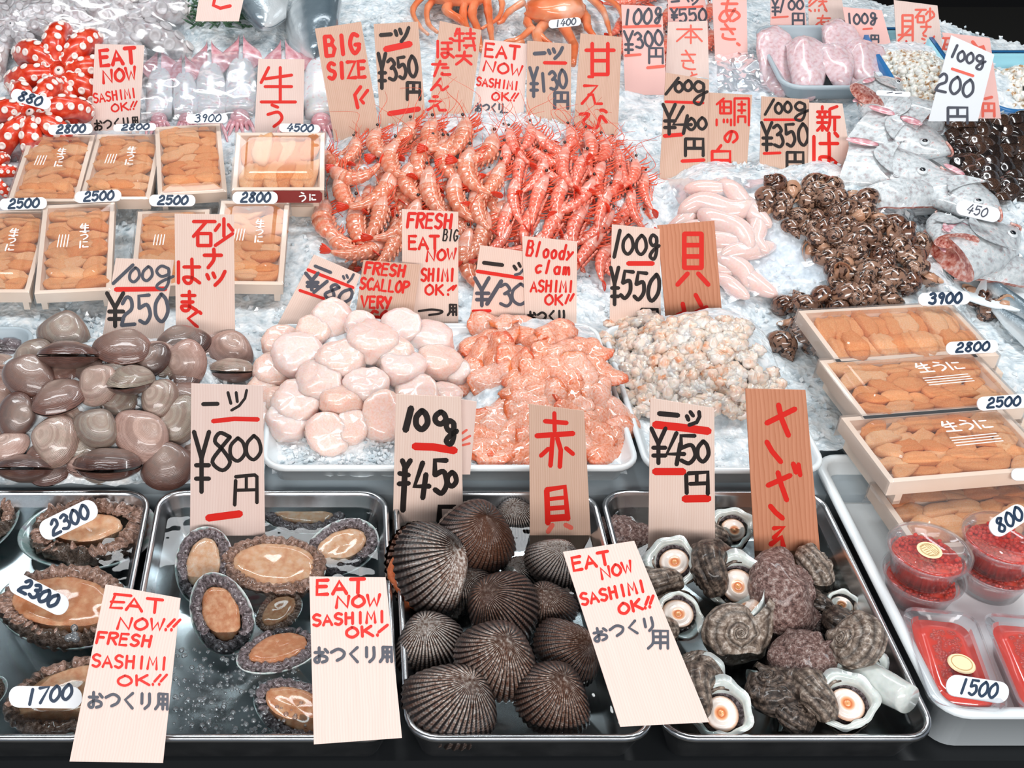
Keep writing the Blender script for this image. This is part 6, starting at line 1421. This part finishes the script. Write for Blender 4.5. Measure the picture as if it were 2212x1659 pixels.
BR = [bream(0), bream(1)]; CO = [collar(0), collar(1)]
for i, (px, py, w, a, z, up, nt) in enumerate(((1905, 190, 150, 20, (.2, -.7, .6), .05, 'fish head at the top of the pile under the edge-on label'), (1925, 250, 190, 160, (-.3, -.8, .5), .05, 'split fish head with white cheek below the top one'), (1960, 300, 230, -18, (.3, -.9, .25), .045, 'fish head with a clear staring eye facing right'),
                                                (1935, 365, 250, -10, (.2, -.6, .7), .035, 'white fish head in the lower middle of the upper pile'), (2090, 430, 220, -30, (.6, -.6, .4), .05, 'fish head behind the 450 label'), (2120, 520, 260, 15, (.1, -.7, .7), .045, 'large white fish head on the round plate'), (2040, 490, 150, 120, (-.6, -.5, .5), .04, 'fish head turned away beside the snails'))):
    p = hit(px, py, Hbed, up); d = Vector(toward(px, py, a, p)); s = w / sc_at(p) * .84
    # heads lie on their side: local X (flank) faces up and to the viewer
    M = frame(p, y=d, z=Vector(d).cross(Vector((0, -.55, 1)).normalized()) + Vector(z) * .25, s=s); inst(BR[i % 2], M, nt, 'fish head', 'fish heads on ice')
for i, (px, py, w, rot, z, up, nt) in enumerate(((1990, 262, 170, .4, (.3, -.6, .8), .045, 'curved pale fish collar beside the 200 strip'), (1870, 310, 150, -.6, (-.4, -.4, .8), .03, 'fish collar with a dark inner edge by the red-lettered strip'), (1960, 418, 190, .1, (.1, -.5, .8), .03, 'fish collar with brown inner flesh at the foot of the upper pile'), (2160, 580, 210, -.2, (0, -.5, .9), .035, 'fish collar on the plate at the right edge'))):
    p = hit(px, py, Hbed, up); inst(CO[i % 2], frame(p, x=(math.cos(rot), math.sin(rot), 0), z=z, s=w / sc_at(p)), nt, 'fish collar', 'fish collars on ice')
for px, py, w, nt in ((1930, 405, 250, 'white plate under the upper fish heads'), (2140, 580, 330, 'white round plate under the right fish heads')):
    p = hit(px, py, Hbase, .012); R_ = w / 2 / sc_at(p); b = MB(); b.add(*lathe([(0, -.006), (.55 * R_, -.006), (.6 * R_, -.004), (R_, .012), (R_ * 1.01, .014), (R_, .016), (.6 * R_, .001), (0, 0)], 48)); o = obj('plate', b.mesh('plate', MT['plastic'])); o.matrix_world = frame(p, z=nrm(Hbase, p)); tag(o, nt, 'plate', 'white plates on the ice')

# ------------------------------------------------------------------ crabs and the top row
def crab(legs, bodyp, bw, nt):
    P = []; c = hit(*bodyp, Hbed, .04); s = bw / sc_at(c); b = MB(); V, Fc, uv = blob(28, 14, .5 * s, .42 * s, .22 * s, e=.9, amp=.12, fr=3, seed=2); b.add(V, Fc, 0, uv); P.append(('body', b.mesh('body', MT['crab'])))
    for (pts, w) in legs:
        q = [hit(x, y, Hbed, .028) - c for x, y in pts]; pth = catmull(q, 5); k = sc_at(c); n_ = len(pth); rd = np.linspace(w / 2, w / 5, n_) / k
        for j in range(5, n_ - 1, 5): rd[j] *= 1.18
        b = MB(); b.add(*tube(pth, rd, 10)); P.append(('leg', b.mesh('leg', MT['crab'])))
    o = inst(('crab', P), Matrix.Translation(c), nt, 'crab', 'orange crabs on the ice')


crab([([(925, -20), (892, 20), (905, 55), (925, 75)], 16), ([(960, -20), (925, 15), (925, 50), (945, 70)], 18), ([(990, -15), (965, 20), (990, 40), (1010, 60)], 26), ([(1030, -10), (1020, 30), (1030, 60), (1040, 110)], 24), ([(1050, -15), (1055, 25), (1060, 65), (1065, 105)], 22), ([(1010, -15), (1000, 30), (1015, 75), (1030, 100)], 20), ([(1075, -20), (1085, 10), (1075, 40), (1040, 62)], 16)], (990, -25), 150, 'orange crab with hanging legs above the 350 strip')
crab([([(1130, 5), (1100, 25), (1085, 45), (1075, 50)], 18), ([(1150, 20), (1140, 50), (1170, 80), (1190, 95)], 22), ([(1150, 60), (1120, 85), (1095, 90), (1060, 110)], 16), ([(1200, 10), (1220, 60), (1240, 100), (1238, 140)], 30), ([(1240, 0), (1265, 40), (1270, 60), (1285, 80)], 26), ([(1270, -10), (1300, 20), (1312, 50), (1320, 80)], 18), ([(1185, 40), (1160, 75), (1170, 100), (1195, 110)], 26), ([(1130, 90), (1090, 105), (1060, 120), (1040, 122)], 12), ([(1290, -15), (1330, 10), (1345, 40), (1350, 70)], 14)], (1200, 20), 130, 'orange crab under the 1400 label')
r = random.Random(77)
for px, py, a in ((1338, 60, 80), (1345, 100, 100), (1437, 40, 70), (1440, 100, 95), (1437, 140, 80), (1530, 30, 85), (1535, 90, 100), (1400, -5, 20), (1355, 5, 10)):
    put_prawn(AP[1], px, py, a, 130, 'red prawn lying between the pink price strips at the top', 'prawn', 'red prawns between the strips', r, .012, Hbase)

# trays along the top right
def top_tray(FL, FR, back, dz, nm, mat, lb, hgt=.04):
    a, c = hit(*FL, Hbase, dz), hit(*FR, Hbase, dz); bk = hit(FL[0], back, Hbase, dz); w = c[0] - a[0]; L = bk[1] - a[1]; M = frame(((a[0] + c[0]) / 2, a[1] + L / 2, (a[2] + bk[2]) / 2), z=(0, -.15, 1))
    o = obj(nm, tray_mesh(nm, -w / 2, w / 2, -L / 2, L / 2, -hgt, 0, .035, mat, .007, .02)); o.matrix_world = M; tag(o, lb, 'tray', None); return M, w, L


TM, tw, tl = top_tray((1692, 188), (1948, 188), 52, .045, 'fillet_tray', MT['greyp'], 'pale grey tray of fish fillets at the top right')
FIL = []
for i in range(3):
    def fz(P, i=i): return np.column_stack((P[:, 0] * (1 + .25 * P[:, 1]), P[:, 1], P[:, 2] + .12 * np.sin(P[:, 1] * 5 + i) + .06 * fn(P, 4, 2, i)))
    b = MB(); V, Fc, uv = blob(28, 18, .2, .5, .085, e=.8, amp=.08, seed=i, fz=fz); b.add(V, Fc, 0, uv); FIL.append(('fish_fillet', [('fish_fillet', b.mesh('fish_fillet', MT['fillet']))]))
for i, (u, v, an, nt) in enumerate(((-.38, -.05, .05, 'fish fillet along the left wall of the top right tray'), (-.17, -.12, -.1, 'fish fillet second from the left in the top right tray'), (.05, -.05, .12, 'fish fillet with a dark slit in the middle of the tray'), (.22, .0, .15, 'fish fillet right of the middle in the tray'), (.36, -.1, .1, 'rightmost fish fillet in the top right tray'))):
    inst(FIL[i % 3], TM @ Matrix.Translation((u * tw, v * tl + .05 * tl, -.016 + .008 * (i % 2))) @ Matrix.Rotation(an, 4, 'Z') @ Matrix.Diagonal((.17, tl * .72, .17, 1)), nt, 'fish fillet', 'fillets in the tray')
for FL, FR, bk, lb, sd in (((1968, 236), (2120, 236), 62, 'aqua tub of small white meats behind the red-lettered strip', 1), ((2152, 242), (2420, 242), 112, 'aqua tub with a blue rim at the right edge', 2)):
    M, w, L = top_tray(FL, FR, bk, .05, 'plastic_tub', MT['aqua'], lb, .05)
    rim = MB(); p1, p2 = rrect(w / 2 + .003, L / 2 + .003, .036), rrect(w / 2 - .004, L / 2 - .004, .032); n_ = len(p1); rim.add(*loft([np.column_stack((p1, np.full(n_, -.012))), np.column_stack((p1, np.full(n_, .002))), np.column_stack((p2, np.full(n_, .002)))], False, False)); o = obj('rim', rim.mesh('rim', MT['blueedge'])); o.parent = [q for q in COL.objects if q.get('label') == lb][0]; o['label'] = 'blue rim'
    b = MB(); r = random.Random(sd)
    for i in range(420):
        V, Fc, uv = blob(7, 5, r.uniform(.006, .011), r.uniform(.005, .009), .006, amp=.4, fr=3, seed=i); u, v = r.uniform(-.42, .42), r.uniform(-.45, .2); b.add(V @ np.array(Matrix.Rotation(r.uniform(0, 6), 3, 'Z')).T + (u * w, v * L, -.012 + .03 * (1 - (u / .45) ** 2) * (1 - ((v + .12) / .36) ** 2) + r.uniform(-.004, .004)), Fc, 0, uv)
    b.add(*box(-w * .42, w * .42, -L * .44, L * .2, -.04, -.012)); o = obj('shucked_clam_meat', b.mesh('shucked_clam_meat', MT['popmeat'])); o.matrix_world = M; tag(o, 'tiny shucked clam meats in the ' + lb, 'clam meat', None, 'stuff')

# green sprig under the small top strip
m = MB(); r = random.Random(2)
for i in range(150):
    px, py = r.uniform(405, 540), r.uniform(-5, 62); p = hit(px, py, Hbed, .012); a = r.uniform(0, 6.28); d = np.array((math.cos(a), math.sin(a), r.uniform(.1, .7))) * r.uniform(.012, .03); m.add(*tube([p, p + d * .5, p + d], [.0016, .0022, .0003], 4))
tag(obj('cedar_sprig', m.mesh('cedar_sprig', MT['green'])), 'dark green sprig under the strip at the top edge', 'sprig')


# clear films and the milt bag
def film(name, corners, up, amp, mat, lb, cat, H=Hbed, n=34, seed=0):
    q = np.array(corners, float); V = []; uv = []
    for i in range(n):
        for j in range(n):
            u, v = i / (n - 1), j / (n - 1); px = (1 - u) * (1 - v) * q[0] + u * (1 - v) * q[1] + u * v * q[2] + (1 - u) * v * q[3]; p = hit(px[0], px[1], H, up); V.append(p); uv.append((u, v))
    V = np.array(V); V[:, 2] += amp * fn(V, 22, 3, seed) + amp * .5 * np.abs(fn(V, 60, 2, seed + 2)); b = MB(); b.add(V, [(i * n + j, (i + 1) * n + j, (i + 1) * n + j + 1, i * n + j + 1) for i in range(n - 1) for j in range(n - 1)], 0, uv)
    tag(obj(name, b.mesh(name, mat)), lb, cat)


film('plastic_bag', [(1440, 385), (1650, 385), (1800, 598), (1575, 655)], .012, .006, MT['bag'], 'open clear plastic bag spread under the milt sacs', 'bag')
film('plastic_film', [(300, 105), (560, 120), (545, 262), (305, 262)], .066, .008, MT['film'], 'crumpled clear film over the squid row', 'plastic film', seed=3)
film('plastic_film', [(-30, -20), (400, -20), (395, 120), (-30, 105)], .085, .008, MT['film'], 'crumpled clear film over the raw octopuses', 'plastic film', seed=5)
film('plastic_film', [(1545, 110), (1620, 110), (1670, 205), (1550, 205)], .03, .012, MT['bag'], 'crumpled clear bag of ice beside the fillet tray', 'bag', seed=7)

# ------------------------------------------------------------------ lift the stall to its height above the market floor
for o in list(COL.objects):
    if o.parent is None and o.type not in ('CAMERA', 'LIGHT'): o.location.z += B
